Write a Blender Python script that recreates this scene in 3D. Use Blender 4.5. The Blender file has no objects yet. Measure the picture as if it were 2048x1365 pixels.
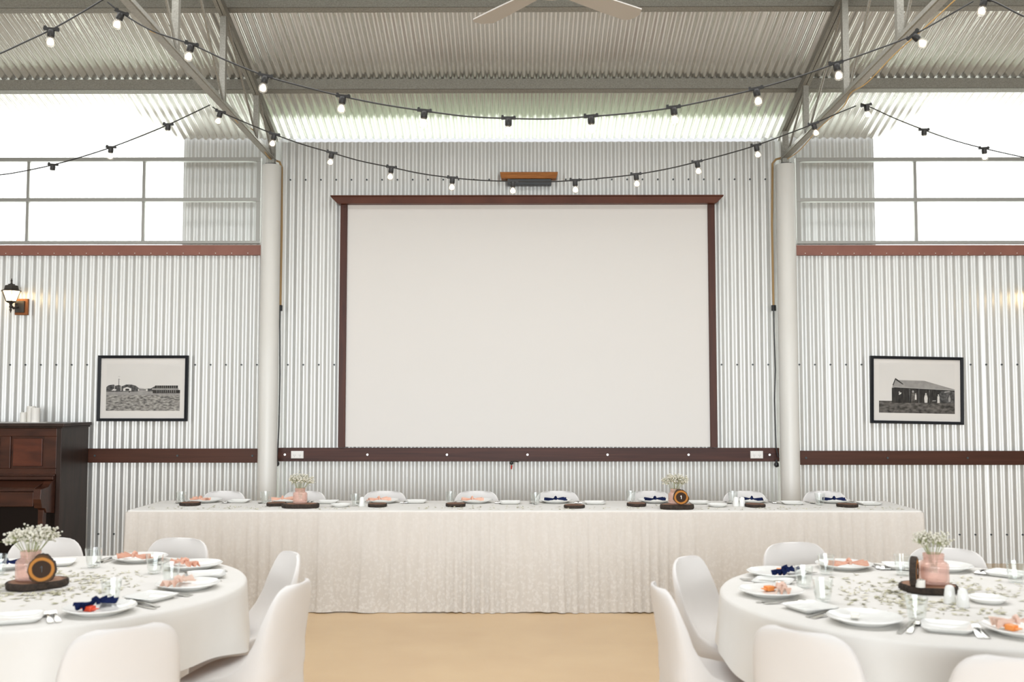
import bpy, math, random
from mathutils import Vector, Matrix, Euler
R = math.radians
PI = math.pi
sc = bpy.context.scene
COL = sc.collection
rnd = random.Random(7)

# ------------------------------------------------------------------ camera
F = 1991.0            # focal length in pixels of the 2048 wide frame
H = 1.56
CAM = Vector((0, 0, H))
PITCH, YAW = R(3.54), R(0.345)
camd = bpy.data.cameras.new('camera')
cam = bpy.data.objects.new('camera', camd)
COL.objects.link(cam)
cam.location = CAM
cam.rotation_euler = (PI / 2 + PITCH, 0, YAW)
camd.sensor_width = 36
camd.lens = 36 * F / 2048
camd.clip_start = 0.05
camd.dof.use_dof = True
camd.dof.focus_distance = 8.6
camd.dof.aperture_fstop = 2.8
sc.camera = cam
CM = Euler((PI / 2 + PITCH, 0, YAW)).to_matrix()


def ray(px, py):
    return CM @ Vector(((px - 1024) / F, -(py - 682.5) / F, -1))


def aty(px, py, Y):
    d = ray(px, py)
    return CAM + d * (Y / d.y)


def atz(px, py, Z):
    d = ray(px, py)
    return CAM + d * ((Z - H) / d.z)


def atx(px, py, X):
    d = ray(px, py)
    return CAM + d * (X / d.x)


# ------------------------------------------------------------------ materials
def new_mat(name):
    m = bpy.data.materials.new(name)
    m.use_nodes = True
    nt = m.node_tree
    nt.nodes.clear()
    out = nt.nodes.new('ShaderNodeOutputMaterial')
    return m, nt, out


def N(nt, typ, **kw):
    n = nt.nodes.new(typ)
    for k, v in kw.items():
        if k in n.inputs:
            n.inputs[k].default_value = v
        else:
            setattr(n, k, v)
    return n


def rgba(c):
    return (c[0], c[1], c[2], 1.0)


def pbr(name, col, rough=0.5, metal=0.0, noise=None, bump=None, spec=0.5, col2=None, trans=0.0, sheen=0.0, stretch=(1, 1, 1), coat=0.0):
    m, nt, out = new_mat(name)
    p = N(nt, 'ShaderNodeBsdfPrincipled')
    p.inputs['Base Color'].default_value = rgba(col)
    p.inputs['Roughness'].default_value = rough
    p.inputs['Metallic'].default_value = metal
    p.inputs['Specular IOR Level'].default_value = spec
    p.inputs['Transmission Weight'].default_value = trans
    p.inputs['Sheen Weight'].default_value = sheen
    p.inputs['Coat Weight'].default_value = coat
    nt.links.new(p.outputs[0], out.inputs[0])
    if noise or bump:
        tc = N(nt, 'ShaderNodeTexCoord')
        mp = N(nt, 'ShaderNodeMapping')
        mp.inputs['Scale'].default_value = stretch
        nt.links.new(tc.outputs['Object'], mp.inputs[0])
    if noise:
        nz = N(nt, 'ShaderNodeTexNoise')
        nz.inputs['Scale'].default_value = noise
        nz.inputs['Detail'].default_value = 6
        nt.links.new(mp.outputs[0], nz.inputs['Vector'])
        cr = N(nt, 'ShaderNodeValToRGB')
        cr.color_ramp.elements[0].position = 0.3
        cr.color_ramp.elements[1].position = 0.7
        cr.color_ramp.elements[0].color = rgba(col)
        cr.color_ramp.elements[1].color = rgba(col2 or col)
        nt.links.new(nz.outputs[0], cr.inputs[0])
        nt.links.new(cr.outputs[0], p.inputs['Base Color'])
    if bump:
        nb = N(nt, 'ShaderNodeTexNoise')
        nb.inputs['Scale'].default_value = bump[0]
        nb.inputs['Detail'].default_value = 4
        nt.links.new(mp.outputs[0], nb.inputs['Vector'])
        bp = N(nt, 'ShaderNodeBump')
        bp.inputs['Strength'].default_value = bump[1]
        bp.inputs['Distance'].default_value = 0.01
        nt.links.new(nb.outputs[0], bp.inputs['Height'])
        nt.links.new(bp.outputs[0], p.inputs['Normal'])
    return m


def emit(name, col, strength, sample=True):
    m, nt, out = new_mat(name)
    e = N(nt, 'ShaderNodeEmission')
    e.inputs[0].default_value = rgba(col)
    e.inputs[1].default_value = strength
    nt.links.new(e.outputs[0], out.inputs[0])
    if not sample:
        m.cycles.emission_sampling = 'NONE'
    return m


def thin_glass(name, tint, edge, rough=0.04, body=0.0, bodycol=(1, 1, 1), power=0.35, base=0.04):
    """clear glass walls: see-through with a reflecting, brighter edge"""
    m, nt, out = new_mat(name)
    t = N(nt, 'ShaderNodeBsdfTransparent')
    t.inputs[0].default_value = rgba(tint)
    g = N(nt, 'ShaderNodeBsdfGlossy')
    g.inputs[0].default_value = rgba(edge)
    g.inputs[1].default_value = rough
    lw = N(nt, 'ShaderNodeLayerWeight')
    lw.inputs[0].default_value = 0.5
    pw = N(nt, 'ShaderNodeMath', operation='POWER')
    pw.inputs[1].default_value = 3.0
    nt.links.new(lw.outputs['Facing'], pw.inputs[0])
    ma = N(nt, 'ShaderNodeMath', operation='MULTIPLY_ADD')
    ma.inputs[1].default_value = power
    ma.inputs[2].default_value = base
    nt.links.new(pw.outputs[0], ma.inputs[0])
    mx = N(nt, 'ShaderNodeMixShader')
    nt.links.new(ma.outputs[0], mx.inputs[0])
    nt.links.new(t.outputs[0], mx.inputs[1])
    nt.links.new(g.outputs[0], mx.inputs[2])
    last = mx
    if body > 0:
        d = N(nt, 'ShaderNodeBsdfDiffuse')
        d.inputs[0].default_value = rgba(bodycol)
        m2 = N(nt, 'ShaderNodeMixShader')
        m2.inputs[0].default_value = body
        nt.links.new(mx.outputs[0], m2.inputs[1])
        nt.links.new(d.outputs[0], m2.inputs[2])
        last = m2
    nt.links.new(last.outputs[0], out.inputs[0])
    return m


def cloth_mat(name, col, col2, scale, transl=0.25, bump=0.3, stretch=(1, 1, 1), lace=False):
    m, nt, out = new_mat(name)
    tc = N(nt, 'ShaderNodeTexCoord')
    mp = N(nt, 'ShaderNodeMapping')
    mp.inputs['Scale'].default_value = stretch
    nt.links.new(tc.outputs['Object'], mp.inputs[0])
    nz = N(nt, 'ShaderNodeTexNoise')
    nz.inputs['Scale'].default_value = scale
    nz.inputs['Detail'].default_value = 5
    nt.links.new(mp.outputs[0], nz.inputs['Vector'])
    cr = N(nt, 'ShaderNodeValToRGB')
    cr.color_ramp.elements[0].position = 0.35
    cr.color_ramp.elements[1].position = 0.65
    cr.color_ramp.elements[0].color = rgba(col)
    cr.color_ramp.elements[1].color = rgba(col2)
    nt.links.new(nz.outputs[0], cr.inputs[0])
    src = cr.outputs[0]
    if lace:
        # floral lace net: voronoi cells that grow denser in the border near the hem
        vo = N(nt, 'ShaderNodeTexVoronoi')
        vo.inputs['Scale'].default_value = 42
        vo.feature = 'SMOOTH_F1'
        nt.links.new(tc.outputs['Object'], vo.inputs['Vector'])
        n2 = N(nt, 'ShaderNodeTexNoise')
        n2.inputs['Scale'].default_value = 60
        nt.links.new(tc.outputs['Object'], n2.inputs['Vector'])
        sx = N(nt, 'ShaderNodeSeparateXYZ')
        nt.links.new(tc.outputs['Object'], sx.inputs[0])
        mr = N(nt, 'ShaderNodeMapRange')
        mr.inputs[1].default_value = 0.5
        mr.inputs[2].default_value = 0.12
        mr.inputs[3].default_value = 0.06
        mr.inputs[4].default_value = 0.22
        nt.links.new(sx.outputs[2], mr.inputs[0])
        r2 = N(nt, 'ShaderNodeValToRGB')
        r2.color_ramp.elements[0].position = 0.42
        r2.color_ramp.elements[1].position = 0.58
        ad = N(nt, 'ShaderNodeMath', operation='ADD')
        nt.links.new(vo.outputs['Distance'], ad.inputs[0])
        nt.links.new(n2.outputs[0], ad.inputs[1])
        sb = N(nt, 'ShaderNodeMath', operation='SUBTRACT')
        nt.links.new(ad.outputs[0], sb.inputs[0])
        sb.inputs[1].default_value = 0.35
        nt.links.new(sb.outputs[0], r2.inputs[0])
        ml = N(nt, 'ShaderNodeMath', operation='MULTIPLY')
        nt.links.new(r2.outputs[0], ml.inputs[0])
        nt.links.new(mr.outputs[0], ml.inputs[1])
        mc = N(nt, 'ShaderNodeMixRGB')
        nt.links.new(ml.outputs[0], mc.inputs[0])
        nt.links.new(cr.outputs[0], mc.inputs[1])
        mc.inputs[2].default_value = (0.46, 0.41, 0.34, 1)
        src = mc.outputs[0]
    d = N(nt, 'ShaderNodeBsdfDiffuse')
    nt.links.new(src, d.inputs[0])
    t = N(nt, 'ShaderNodeBsdfTranslucent')
    nt.links.new(src, t.inputs[0])
    mx = N(nt, 'ShaderNodeMixShader')
    mx.inputs[0].default_value = transl
    nt.links.new(d.outputs[0], mx.inputs[1])
    nt.links.new(t.outputs[0], mx.inputs[2])
    nt.links.new(mx.outputs[0], out.inputs[0])
    if bump:
        bp = N(nt, 'ShaderNodeBump')
        bp.inputs['Strength'].default_value = bump
        bp.inputs['Distance'].default_value = 0.004
        nt.links.new(nz.outputs[0], bp.inputs['Height'])
        nt.links.new(bp.outputs[0], d.inputs['Normal'])
    return m


M = {}
M['zinc_wall'] = pbr('zinc_wall', (0.655, 0.655, 0.635), 0.42, 0.42, noise=3.0, col2=(0.61, 0.615, 0.595), stretch=(1, 1, 0.15))
M['zinc_roof'] = pbr('zinc_roof', (0.76, 0.74, 0.69), 0.25, 0.75, noise=2.0, col2=(0.70, 0.68, 0.63), stretch=(1, 0.2, 0.2))
M['galv'] = pbr('galvanised', (0.36, 0.35, 0.31), 0.45, 0.45, noise=90, col2=(0.25, 0.24, 0.21))
M['galv_light'] = pbr('galvanised_light', (0.44, 0.43, 0.39), 0.42, 0.45, noise=70, col2=(0.34, 0.335, 0.30))
M['alu'] = pbr('grey_window_metal', (0.34, 0.335, 0.31), 0.45, 0.4)
M['screw'] = pbr('screw_steel', (0.05, 0.06, 0.065), 0.5, 0.1)
M['bolt'] = pbr('bright_bolt', (0.85, 0.85, 0.82), 0.3, 0.6)
M['redbeam'] = pbr('red_oxide_paint', (0.23, 0.085, 0.058), 0.45, noise=4, col2=(0.28, 0.11, 0.075))
M['column'] = pbr('column_paint', (0.74, 0.73, 0.69), 0.38, noise=2.5, col2=(0.69, 0.67, 0.62), stretch=(1, 1, 0.3))
M['screen'] = pbr('screen_paint', (0.76, 0.735, 0.70), 0.75, spec=0.2)
M['floor'] = pbr('sealed_floor', (0.62, 0.44, 0.245), 0.24, noise=2.0, col2=(0.58, 0.40, 0.22), bump=(6, 0.02), spec=0.35)
M['white_plastic'] = pbr('white_plastic', (0.82, 0.80, 0.77), 0.4)
M['black_plastic'] = pbr('black_plastic', (0.012, 0.012, 0.013), 0.4)
M['red_plastic'] = pbr('red_plastic', (0.5, 0.03, 0.02), 0.4)
M['black_frame'] = pbr('black_frame', (0.009, 0.010, 0.013), 0.4, spec=0.18)
M['mat_board'] = pbr('mat_board', (0.75, 0.725, 0.685), 0.8, spec=0.2)
M['conduit'] = pbr('tan_conduit', (0.42, 0.27, 0.12), 0.5)
M['yellow_cable'] = pbr('yellow_cable', (0.62, 0.40, 0.14), 0.5)
M['bronze'] = pbr('lamp_bronze', (0.055, 0.048, 0.04), 0.4, 0.4)
M['steel_dark'] = pbr('dark_steel', (0.03, 0.032, 0.035), 0.4, 0.3)
M['wax'] = pbr('candle_wax', (0.86, 0.83, 0.77), 0.5)
M['china'] = pbr('white_china', (0.84, 0.84, 0.81), 0.12, spec=0.5)
M['silver'] = pbr('cutlery_steel', (0.75, 0.73, 0.69), 0.16, 1.0)
M['cord_black'] = pbr('festoon_rubber', (0.010, 0.009, 0.008), 0.5)
M['fan_white'] = pbr('fan_blade_paint', (0.52, 0.49, 0.45), 0.45)
M['bulb'] = emit('lit_bulb', (1.0, 0.84, 0.64), 3.2, False)
M['bulb_glass'] = thin_glass('bulb_glass', (0.99, 0.98, 0.96), (1, 0.97, 0.92), 0.05, power=0.5)
M['lantern_glass'] = emit('lit_lantern_glass', (1.0, 0.74, 0.42), 9.0)
M['tumbler'] = thin_glass('tumbler_glass', (0.97, 0.98, 0.975), (0.97, 0.98, 0.98), 0.06, power=0.85)
M['pink_glass'] = thin_glass('pink_glass', (0.975, 0.87, 0.83), (1.0, 0.94, 0.91), 0.12, body=0.26, bodycol=(0.93, 0.70, 0.62), power=0.5)
M['picture_glass'] = thin_glass('picture_glass', (1, 1, 1), (1, 1, 1), 0.02, power=0.12, base=0.006)
M['blossom'] = cloth_mat('blossom_white', (0.86, 0.84, 0.76), (0.82, 0.79, 0.68), 40, 0.3, 0)
M['stem'] = pbr('flower_stem', (0.36, 0.38, 0.20), 0.6)
M['leaf'] = pbr('dried_leaf', (0.34, 0.33, 0.19), 0.7, noise=14, col2=(0.74, 0.70, 0.56))
M['cloth'] = cloth_mat('white_tablecloth', (0.86, 0.84, 0.80), (0.84, 0.82, 0.775), 6, 0.12, 0.12)
M['lace'] = cloth_mat('lace_skirt', (0.80, 0.78, 0.75), (0.77, 0.745, 0.71), 30, 0.12, 0.4, stretch=(1, 1, 0.15), lace=True)
M['cover'] = cloth_mat('chair_cover', (0.85, 0.825, 0.80), (0.83, 0.805, 0.78), 5, 0.10, 0.08)
M['runner'] = cloth_mat('piano_runner', (0.80, 0.78, 0.74), (0.76, 0.74, 0.70), 20, 0.1, 0.2)
M['peach'] = cloth_mat('peach_fabric', (0.86, 0.49, 0.36), (0.88, 0.60, 0.47), 30, 0.25, 0.3)
M['palepeach'] = cloth_mat('pale_peach_fabric', (0.88, 0.66, 0.55), (0.90, 0.74, 0.64), 30, 0.3, 0.3)
M['navy'] = cloth_mat('navy_fabric', (0.012, 0.018, 0.06), (0.02, 0.03, 0.10), 40, 0.05, 0.3)
M['orange'] = pbr('orange_sweet', (0.85, 0.30, 0.07), 0.35)
M['redsweet'] = pbr('red_sweet', (0.75, 0.08, 0.03), 0.35)
M['bark'] = pbr('bark', (0.018, 0.012, 0.009), 0.85, noise=60, col2=(0.05, 0.033, 0.022), bump=(70, 0.8))


def wood(name, dark, light, scale=(2, 30, 30), rough=0.4, coat=0.0):
    m, nt, out = new_mat(name)
    p = N(nt, 'ShaderNodeBsdfPrincipled')
    p.inputs['Roughness'].default_value = rough
    p.inputs['Specular IOR Level'].default_value = 0.22
    p.inputs['Coat Weight'].default_value = coat * 0.4
    p.inputs['Coat Roughness'].default_value = 0.15
    tc = N(nt, 'ShaderNodeTexCoord')
    mp = N(nt, 'ShaderNodeMapping')
    mp.inputs['Scale'].default_value = scale
    nz = N(nt, 'ShaderNodeTexNoise')
    nz.inputs['Scale'].default_value = 1.0
    nz.inputs['Detail'].default_value = 8
    nz.inputs['Distortion'].default_value = 0.6
    cr = N(nt, 'ShaderNodeValToRGB')
    cr.color_ramp.elements[0].position = 0.32
    cr.color_ramp.elements[1].position = 0.72
    cr.color_ramp.elements[0].color = rgba(dark)
    cr.color_ramp.elements[1].color = rgba(light)
    nt.links.new(tc.outputs['Object'], mp.inputs[0])
    nt.links.new(mp.outputs[0], nz.inputs['Vector'])
    nt.links.new(nz.outputs[0], cr.inputs[0])
    nt.links.new(cr.outputs[0], p.inputs['Base Color'])
    nt.links.new(p.outputs[0], out.inputs[0])
    return m


M['jarrah'] = wood('dark_jarrah', (0.045, 0.018, 0.014), (0.085, 0.032, 0.022), (1.2, 30, 40), 0.42)
M['jarrah_side'] = wood('brown_jarrah', (0.058, 0.022, 0.013), (0.085, 0.032, 0.019), (1.0, 30, 30), 0.42)
M['screen_wood'] = wood('screen_timber', (0.085, 0.026, 0.014), (0.13, 0.042, 0.022), (3, 30, 3), 0.4)
M['screen_side'] = wood('screen_side_timber', (0.055, 0.020, 0.014), (0.09, 0.030, 0.018), (30, 30, 1.5), 0.4)
M['pine'] = wood('oiled_pine', (0.26, 0.09, 0.018), (0.42, 0.16, 0.035), (6, 40, 60), 0.5)
M['lamp_block'] = wood('lamp_block_timber', (0.26, 0.09, 0.03), (0.36, 0.13, 0.045), (30, 30, 8), 0.5)
M['piano'] = wood('piano_mahogany', (0.035, 0.013, 0.008), (0.075, 0.026, 0.014), (3, 20, 12), 0.3, 0.3)
M['piano_panel'] = wood('piano_panel_mahogany', (0.06, 0.018, 0.010), (0.125, 0.036, 0.018), (3, 20, 14), 0.3, 0.3)
M['piano_dark'] = wood('piano_side', (0.022, 0.013, 0.010), (0.042, 0.024, 0.018), (14, 14, 2), 0.38, 0.1)
M['piano_black'] = pbr('piano_lower_panel', (0.010, 0.005, 0.003), 0.5, spec=0.15)


def slice_mat(name, heart, ring, sap, rad):
    """cut face of a log: growth rings round the object's own axis"""
    m, nt, out = new_mat(name)
    p = N(nt, 'ShaderNodeBsdfPrincipled')
    p.inputs['Roughness'].default_value = 0.7
    p.inputs['Specular IOR Level'].default_value = 0.2
    tc = N(nt, 'ShaderNodeTexCoord')
    nz = N(nt, 'ShaderNodeTexNoise')
    nz.inputs['Scale'].default_value = 18
    nt.links.new(tc.outputs['Object'], nz.inputs['Vector'])
    sx = N(nt, 'ShaderNodeSeparateXYZ')
    nt.links.new(tc.outputs['Object'], sx.inputs[0])
    xx = N(nt, 'ShaderNodeMath', operation='POWER'); xx.inputs[1].default_value = 2
    yy = N(nt, 'ShaderNodeMath', operation='POWER'); yy.inputs[1].default_value = 2
    ax = N(nt, 'ShaderNodeMath', operation='ABSOLUTE'); ay = N(nt, 'ShaderNodeMath', operation='ABSOLUTE')
    nt.links.new(sx.outputs[0], ax.inputs[0]); nt.links.new(sx.outputs[1], ay.inputs[0])
    nt.links.new(ax.outputs[0], xx.inputs[0]); nt.links.new(ay.outputs[0], yy.inputs[0])
    s = N(nt, 'ShaderNodeMath', operation='ADD')
    nt.links.new(xx.outputs[0], s.inputs[0]); nt.links.new(yy.outputs[0], s.inputs[1])
    q = N(nt, 'ShaderNodeMath', operation='SQRT')
    nt.links.new(s.outputs[0], q.inputs[0])
    dv = N(nt, 'ShaderNodeMath', operation='DIVIDE'); dv.inputs[1].default_value = rad
    nt.links.new(q.outputs[0], dv.inputs[0])
    mz = N(nt, 'ShaderNodeMath', operation='MULTIPLY_ADD'); mz.inputs[1].default_value = 0.16
    nt.links.new(nz.outputs[0], mz.inputs[0]); nt.links.new(dv.outputs[0], mz.inputs[2])
    cr = N(nt, 'ShaderNodeValToRGB')
    e = cr.color_ramp.elements
    e[0].position = 0.0; e[0].color = rgba(heart)
    e[1].position = 1.0; e[1].color = rgba(sap)
    a = e.new(0.70); a.color = rgba([c * 0.9 for c in heart])
    b = e.new(0.78); b.color = rgba(ring)
    c = e.new(0.93); c.color = rgba(ring)
    nt.links.new(mz.outputs[0], cr.inputs[0])
    nt.links.new(cr.outputs[0], p.inputs['Base Color'])
    nt.links.new(p.outputs[0], out.inputs[0])
    return m


M['slice_face'] = slice_mat('slice_face', (0.045, 0.024, 0.014), (0.46, 0.19, 0.04), (0.10, 0.05, 0.02), 0.058)
M['slice_top'] = slice_mat('slice_top', (0.30, 0.16, 0.10), (0.34, 0.19, 0.12), (0.16, 0.09, 0.06), 0.12)
M['coaster_top'] = slice_mat('coaster_top', (0.15, 0.075, 0.045), (0.24, 0.12, 0.07), (0.10, 0.05, 0.03), 0.085)


def translucent(name, col, clear):
    m, nt, out = new_mat(name)
    t = N(nt, 'ShaderNodeBsdfTranslucent'); t.inputs[0].default_value = rgba(col)
    c = N(nt, 'ShaderNodeBsdfTransparent'); c.inputs[0].default_value = rgba(col)
    mx = N(nt, 'ShaderNodeMixShader'); mx.inputs[0].default_value = clear
    nt.links.new(t.outputs[0], mx.inputs[1]); nt.links.new(c.outputs[0], mx.inputs[2])
    nt.links.new(mx.outputs[0], out.inputs[0])
    return m


M['fibreglass'] = translucent('fibreglass_sheet', (0.93, 0.95, 0.94), 0.35)
M['grass'] = pbr('outside_grass', (0.21, 0.26, 0.18), 0.9, noise=5, col2=(0.25, 0.29, 0.21))


# ------------------------------------------------------------------ mesh builder
class MB:
    def __init__(self):
        self.v, self.f, self.m = [], [], []

    def add(self, vs, fs, mat=0, mtx=None):
        b = len(self.v)
        for p in vs:
            p = Vector(p)
            self.v.append(mtx @ p if mtx else p)
        for f in fs:
            self.f.append([b + i for i in f])
            self.m.append(mat)

    def box(self, c, s, mat=0, rot=None):
        x, y, z = s[0] / 2, s[1] / 2, s[2] / 2
        vs = [(-x, -y, -z), (x, -y, -z), (x, y, -z), (-x, y, -z), (-x, -y, z), (x, -y, z), (x, y, z), (-x, y, z)]
        fs = [(0, 3, 2, 1), (4, 5, 6, 7), (0, 1, 5, 4), (1, 2, 6, 5), (2, 3, 7, 6), (3, 0, 4, 7)]
        mt = Matrix.Translation(c)
        if rot is not None:
            mt = mt @ rot.to_4x4()
        self.add(vs, fs, mat, mt)

    def span(self, x0, x1, y0, y1, z0, z1, mat=0):
        self.box(((x0 + x1) / 2, (y0 + y1) / 2, (z0 + z1) / 2), (abs(x1 - x0), abs(y1 - y0), abs(z1 - z0)), mat)

    def bar(self, a, b, w, h, mat=0, up=(0, 0, 1)):
        a, b = Vector(a), Vector(b)
        d = (b - a).normalized()
        up = Vector(up)
        s = d.cross(up)
        if s.length < 1e-5:
            s = d.cross(Vector((1, 0, 0)))
        s.normalize()
        u = s.cross(d)
        vs = []
        for p in (a, b):
            for i, j in ((-1, -1), (1, -1), (1, 1), (-1, 1)):
                vs.append(p + s * (i * w / 2) + u * (j * h / 2))
        self.add(vs, [(0, 1, 2, 3), (7, 6, 5, 4), (0, 4, 5, 1), (1, 5, 6, 2), (2, 6, 7, 3), (3, 7, 4, 0)], mat)

    def tube(self, pts, r, n=8, mat=0, cap=True):
        pts = [Vector(p) for p in pts]
        rs = r if isinstance(r, (list, tuple)) else [r] * len(pts)
        b = len(self.v)
        ref = None
        for i, p in enumerate(pts):
            t = (pts[min(i + 1, len(pts) - 1)] - pts[max(i - 1, 0)]).normalized()
            if ref is None:
                ref = t.orthogonal().normalized()
            else:
                ref = (ref - t * ref.dot(t)).normalized()
            bi = t.cross(ref)
            for k in range(n):
                a = 2 * PI * k / n
                self.v.append(p + (ref * math.cos(a) + bi * math.sin(a)) * rs[i])
        for i in range(len(pts) - 1):
            for k in range(n):
                k2 = (k + 1) % n
                self.f.append([b + i * n + k, b + i * n + k2, b + (i + 1) * n + k2, b + (i + 1) * n + k])
                self.m.append(mat)
        if cap:
            self.f.append([b + k for k in range(n)][::-1]); self.m.append(mat)
            e = b + (len(pts) - 1) * n
            self.f.append([e + k for k in range(n)]); self.m.append(mat)

    def lathe(self, prof, n=32, mat=0, mtx=None, rmod=None):
        """prof: list of (r, z); rmod(k_angle, r, z) -> r"""
        vs, fs = [], []
        for r, z in prof:
            for k in range(n):
                a = 2 * PI * k / n
                rr = rmod(a, r, z) if rmod else r
                vs.append((rr * math.cos(a), rr * math.sin(a), z))
        for i in range(len(prof) - 1):
            for k in range(n):
                k2 = (k + 1) % n
                fs.append((i * n + k, i * n + k2, (i + 1) * n + k2, (i + 1) * n + k))
        if prof[0][0] > 1e-6:
            fs.append(tuple(range(n))[::-1])
        if prof[-1][0] > 1e-6:
            e = (len(prof) - 1) * n
            fs.append(tuple(e + k for k in range(n)))
        self.add(vs, fs, mat, mtx)

    def lathe_open(self, prof, n=32, mat=0, mtx=None, rmod=None):
        b = len(self.f)
        self.lathe(prof, n, mat, mtx, rmod)
        for _ in range((prof[0][0] > 1e-6) + (prof[-1][0] > 1e-6)):
            self.f.pop(); self.m.pop()

    def sphere(self, c, r, n=10, mat=0, sc_=(1, 1, 1), rot=None):
        prof = [(max(1e-7, math.sin(PI * i / (n // 2 + 1))), -math.cos(PI * i / (n // 2 + 1))) for i in range(n // 2 + 2)]
        mt = Matrix.Translation(c)
        if rot is not None:
            mt = mt @ rot.to_4x4()
        mt = mt @ Matrix.Diagonal((r * sc_[0], r * sc_[1], r * sc_[2], 1))
        self.lathe(prof, n, mat, mt)

    def prism(self, pts, y0, y1, mat=0, mtx=None):
        """outline in x,z extruded along y"""
        n = len(pts)
        vs = [(p[0], y0, p[1]) for p in pts] + [(p[0], y1, p[1]) for p in pts]
        fs = [tuple(range(n)), tuple(range(2 * n - 1, n - 1, -1))]
        for i in range(n):
            j = (i + 1) % n
            fs.append((i, i + n, j + n, j))
        self.add(vs, fs, mat, mtx)

    def prismx(self, pts, x0, x1, mat=0):
        """outline in y,z extruded along x"""
        n = len(pts)
        vs = [(x0, p[0], p[1]) for p in pts] + [(x1, p[0], p[1]) for p in pts]
        fs = [tuple(range(n)), tuple(range(2 * n - 1, n - 1, -1))]
        for i in range(n):
            j = (i + 1) % n
            fs.append((i, i + n, j + n, j))
        self.add(vs, fs, mat)

    def mesh(self, name, mats, smooth=35):
        me = bpy.data.meshes.new(name)
        me.from_pydata([tuple(p) for p in self.v], [], self.f)
        if not isinstance(mats, (list, tuple)):
            mats = [mats]
        for m in mats:
            me.materials.append(m)
        for p, mi in zip(me.polygons, self.m):
            p.material_index = mi
        me.update()
        import bmesh
        bm = bmesh.new(); bm.from_mesh(me)
        bmesh.ops.recalc_face_normals(bm, faces=bm.faces)
        bm.to_mesh(me); bm.free()
        if smooth:
            for p in me.polygons:
                p.use_smooth = True
            me.set_sharp_from_angle(angle=R(smooth))
        return me


def obj(name, mb, mats, parent=None, smooth=35, loc=None, rot=None, bevel=0):
    me = mb.mesh(name, mats, smooth) if isinstance(mb, MB) else mb
    o = bpy.data.objects.new(name, me)
    COL.objects.link(o)
    if parent:
        o.parent = parent
    if loc is not None:
        o.location = loc
    if rot is not None:
        o.rotation_euler = rot
    if bevel:
        b = o.modifiers.new('bevel', 'BEVEL')
        b.width = bevel; b.segments = 2; b.limit_method = 'ANGLE'; b.angle_limit = R(40)
    return o


def thing(name, label, cat, loc=(0, 0, 0), rz=0, group=None):
    o = bpy.data.objects.new(name, None)
    o.empty_display_size = 0.1
    COL.objects.link(o)
    o.location = loc
    o.rotation_euler = (0, 0, rz)
    return tag(o, label, cat, group)


def tag(o, label, cat, group=None):
    o['label'] = label
    o['category'] = cat
    if group:
        o['group'] = group
    return o


def struct(o):
    o['kind'] = 'structure'
    return o


def dup(root, loc=None, rot=None, label=None, group=None):
    r = root.copy(); COL.objects.link(r)
    if loc is not None:
        r.location = loc
    if rot is not None:
        r.rotation_euler = rot
    if label:
        r['label'] = label
    if group:
        r['group'] = group
    for ch in list(root.children):
        c = ch.copy(); COL.objects.link(c); c.parent = r
        for g in list(ch.children):
            d = g.copy(); COL.objects.link(d); d.parent = c
    return r


# ================================================================== ROOM SHELL
WY = 9.8            # inner wall plane
OY = 10.13          # outer plane of the clerestory sheets
PIT = 0.0762
X0, X1 = -7.62, 7.62
LX, RX = -2.36, 2.565   # wall edges behind the two columns
TOPZ = aty(1036, 284, WY).z
SLOPE = 0.315
RZ = aty(1036, 148, 9.05).z


def roofz(y):
    return RZ + SLOPE * (9.05 - y)


def corr_wall(mb, x0, x1, z0, z1, y, mat=0, seg=12, amp=0.0076, inward=-1):
    n = max(2, int(round((x1 - x0) / PIT * seg)))
    vs, fs = [], []
    for i in range(n + 1):
        x = x0 + (x1 - x0) * i / n
        sheet = math.floor(x / (PIT * 10)) % 2
        yy = y + inward * (amp * math.sin(2 * PI * x / PIT) + 0.0022 * sheet)
        vs += [(x, yy, z0), (x, yy, z1)]
    for i in range(n):
        fs.append((2 * i, 2 * i + 2, 2 * i + 3, 2 * i + 1))
    mb.add(vs, fs, mat)


def screws(mb, x0, x1, z, y, mat):
    k0, k1 = math.ceil(x0 / (2 * PIT)), math.floor(x1 / (2 * PIT))
    for k in range(k0, k1 + 1):
        x = k * 2 * PIT + PIT * 0.25
        if x0 < x < x1:
            mb.tube([(x, y - 0.006, z), (x, y - 0.016, z)], 0.0092, 6, mat)


wb = MB()
corr_wall(wb, LX, RX, 0, TOPZ, WY)
SILLZ = aty(260, 500, WY).z
corr_wall(wb, X0, LX - 0.05, 0, SILLZ, WY)
corr_wall(wb, RX + 0.05, X1, 0, SILLZ, WY)
TLX = aty(365, 440, OY).x      # where metal gives way to clear sheet
TRX = aty(1750, 440, OY).x
ROOF_END = 10.10
OTOP = roofz(ROOF_END) + 0.03
corr_wall(wb, TLX, LX + 0.06, SILLZ - 0.1, OTOP, OY)
corr_wall(wb, RX - 0.06, TRX, SILLZ - 0.1, OTOP, OY)
for z in (aty(1036, 360, WY).z,):
    screws(wb, LX + 0.02, RX - 0.02, z, WY - 0.004, 1)
zz = aty(1036, 730, WY).z
screws(wb, X0, LX - 0.1, zz, WY - 0.004, 1)
screws(wb, LX + 0.02, RX - 0.02, zz, WY - 0.004, 1)
screws(wb, RX + 0.1, X1, zz, WY - 0.004, 1)
zz = aty(1036, 1069, WY).z
screws(wb, X0, LX - 0.1, zz, WY - 0.004, 1)
screws(wb, RX + 0.1, X1, zz, WY - 0.004, 1)
struct(obj('wall_back', wb, [M['zinc_wall'], M['screw']], smooth=60))

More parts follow.
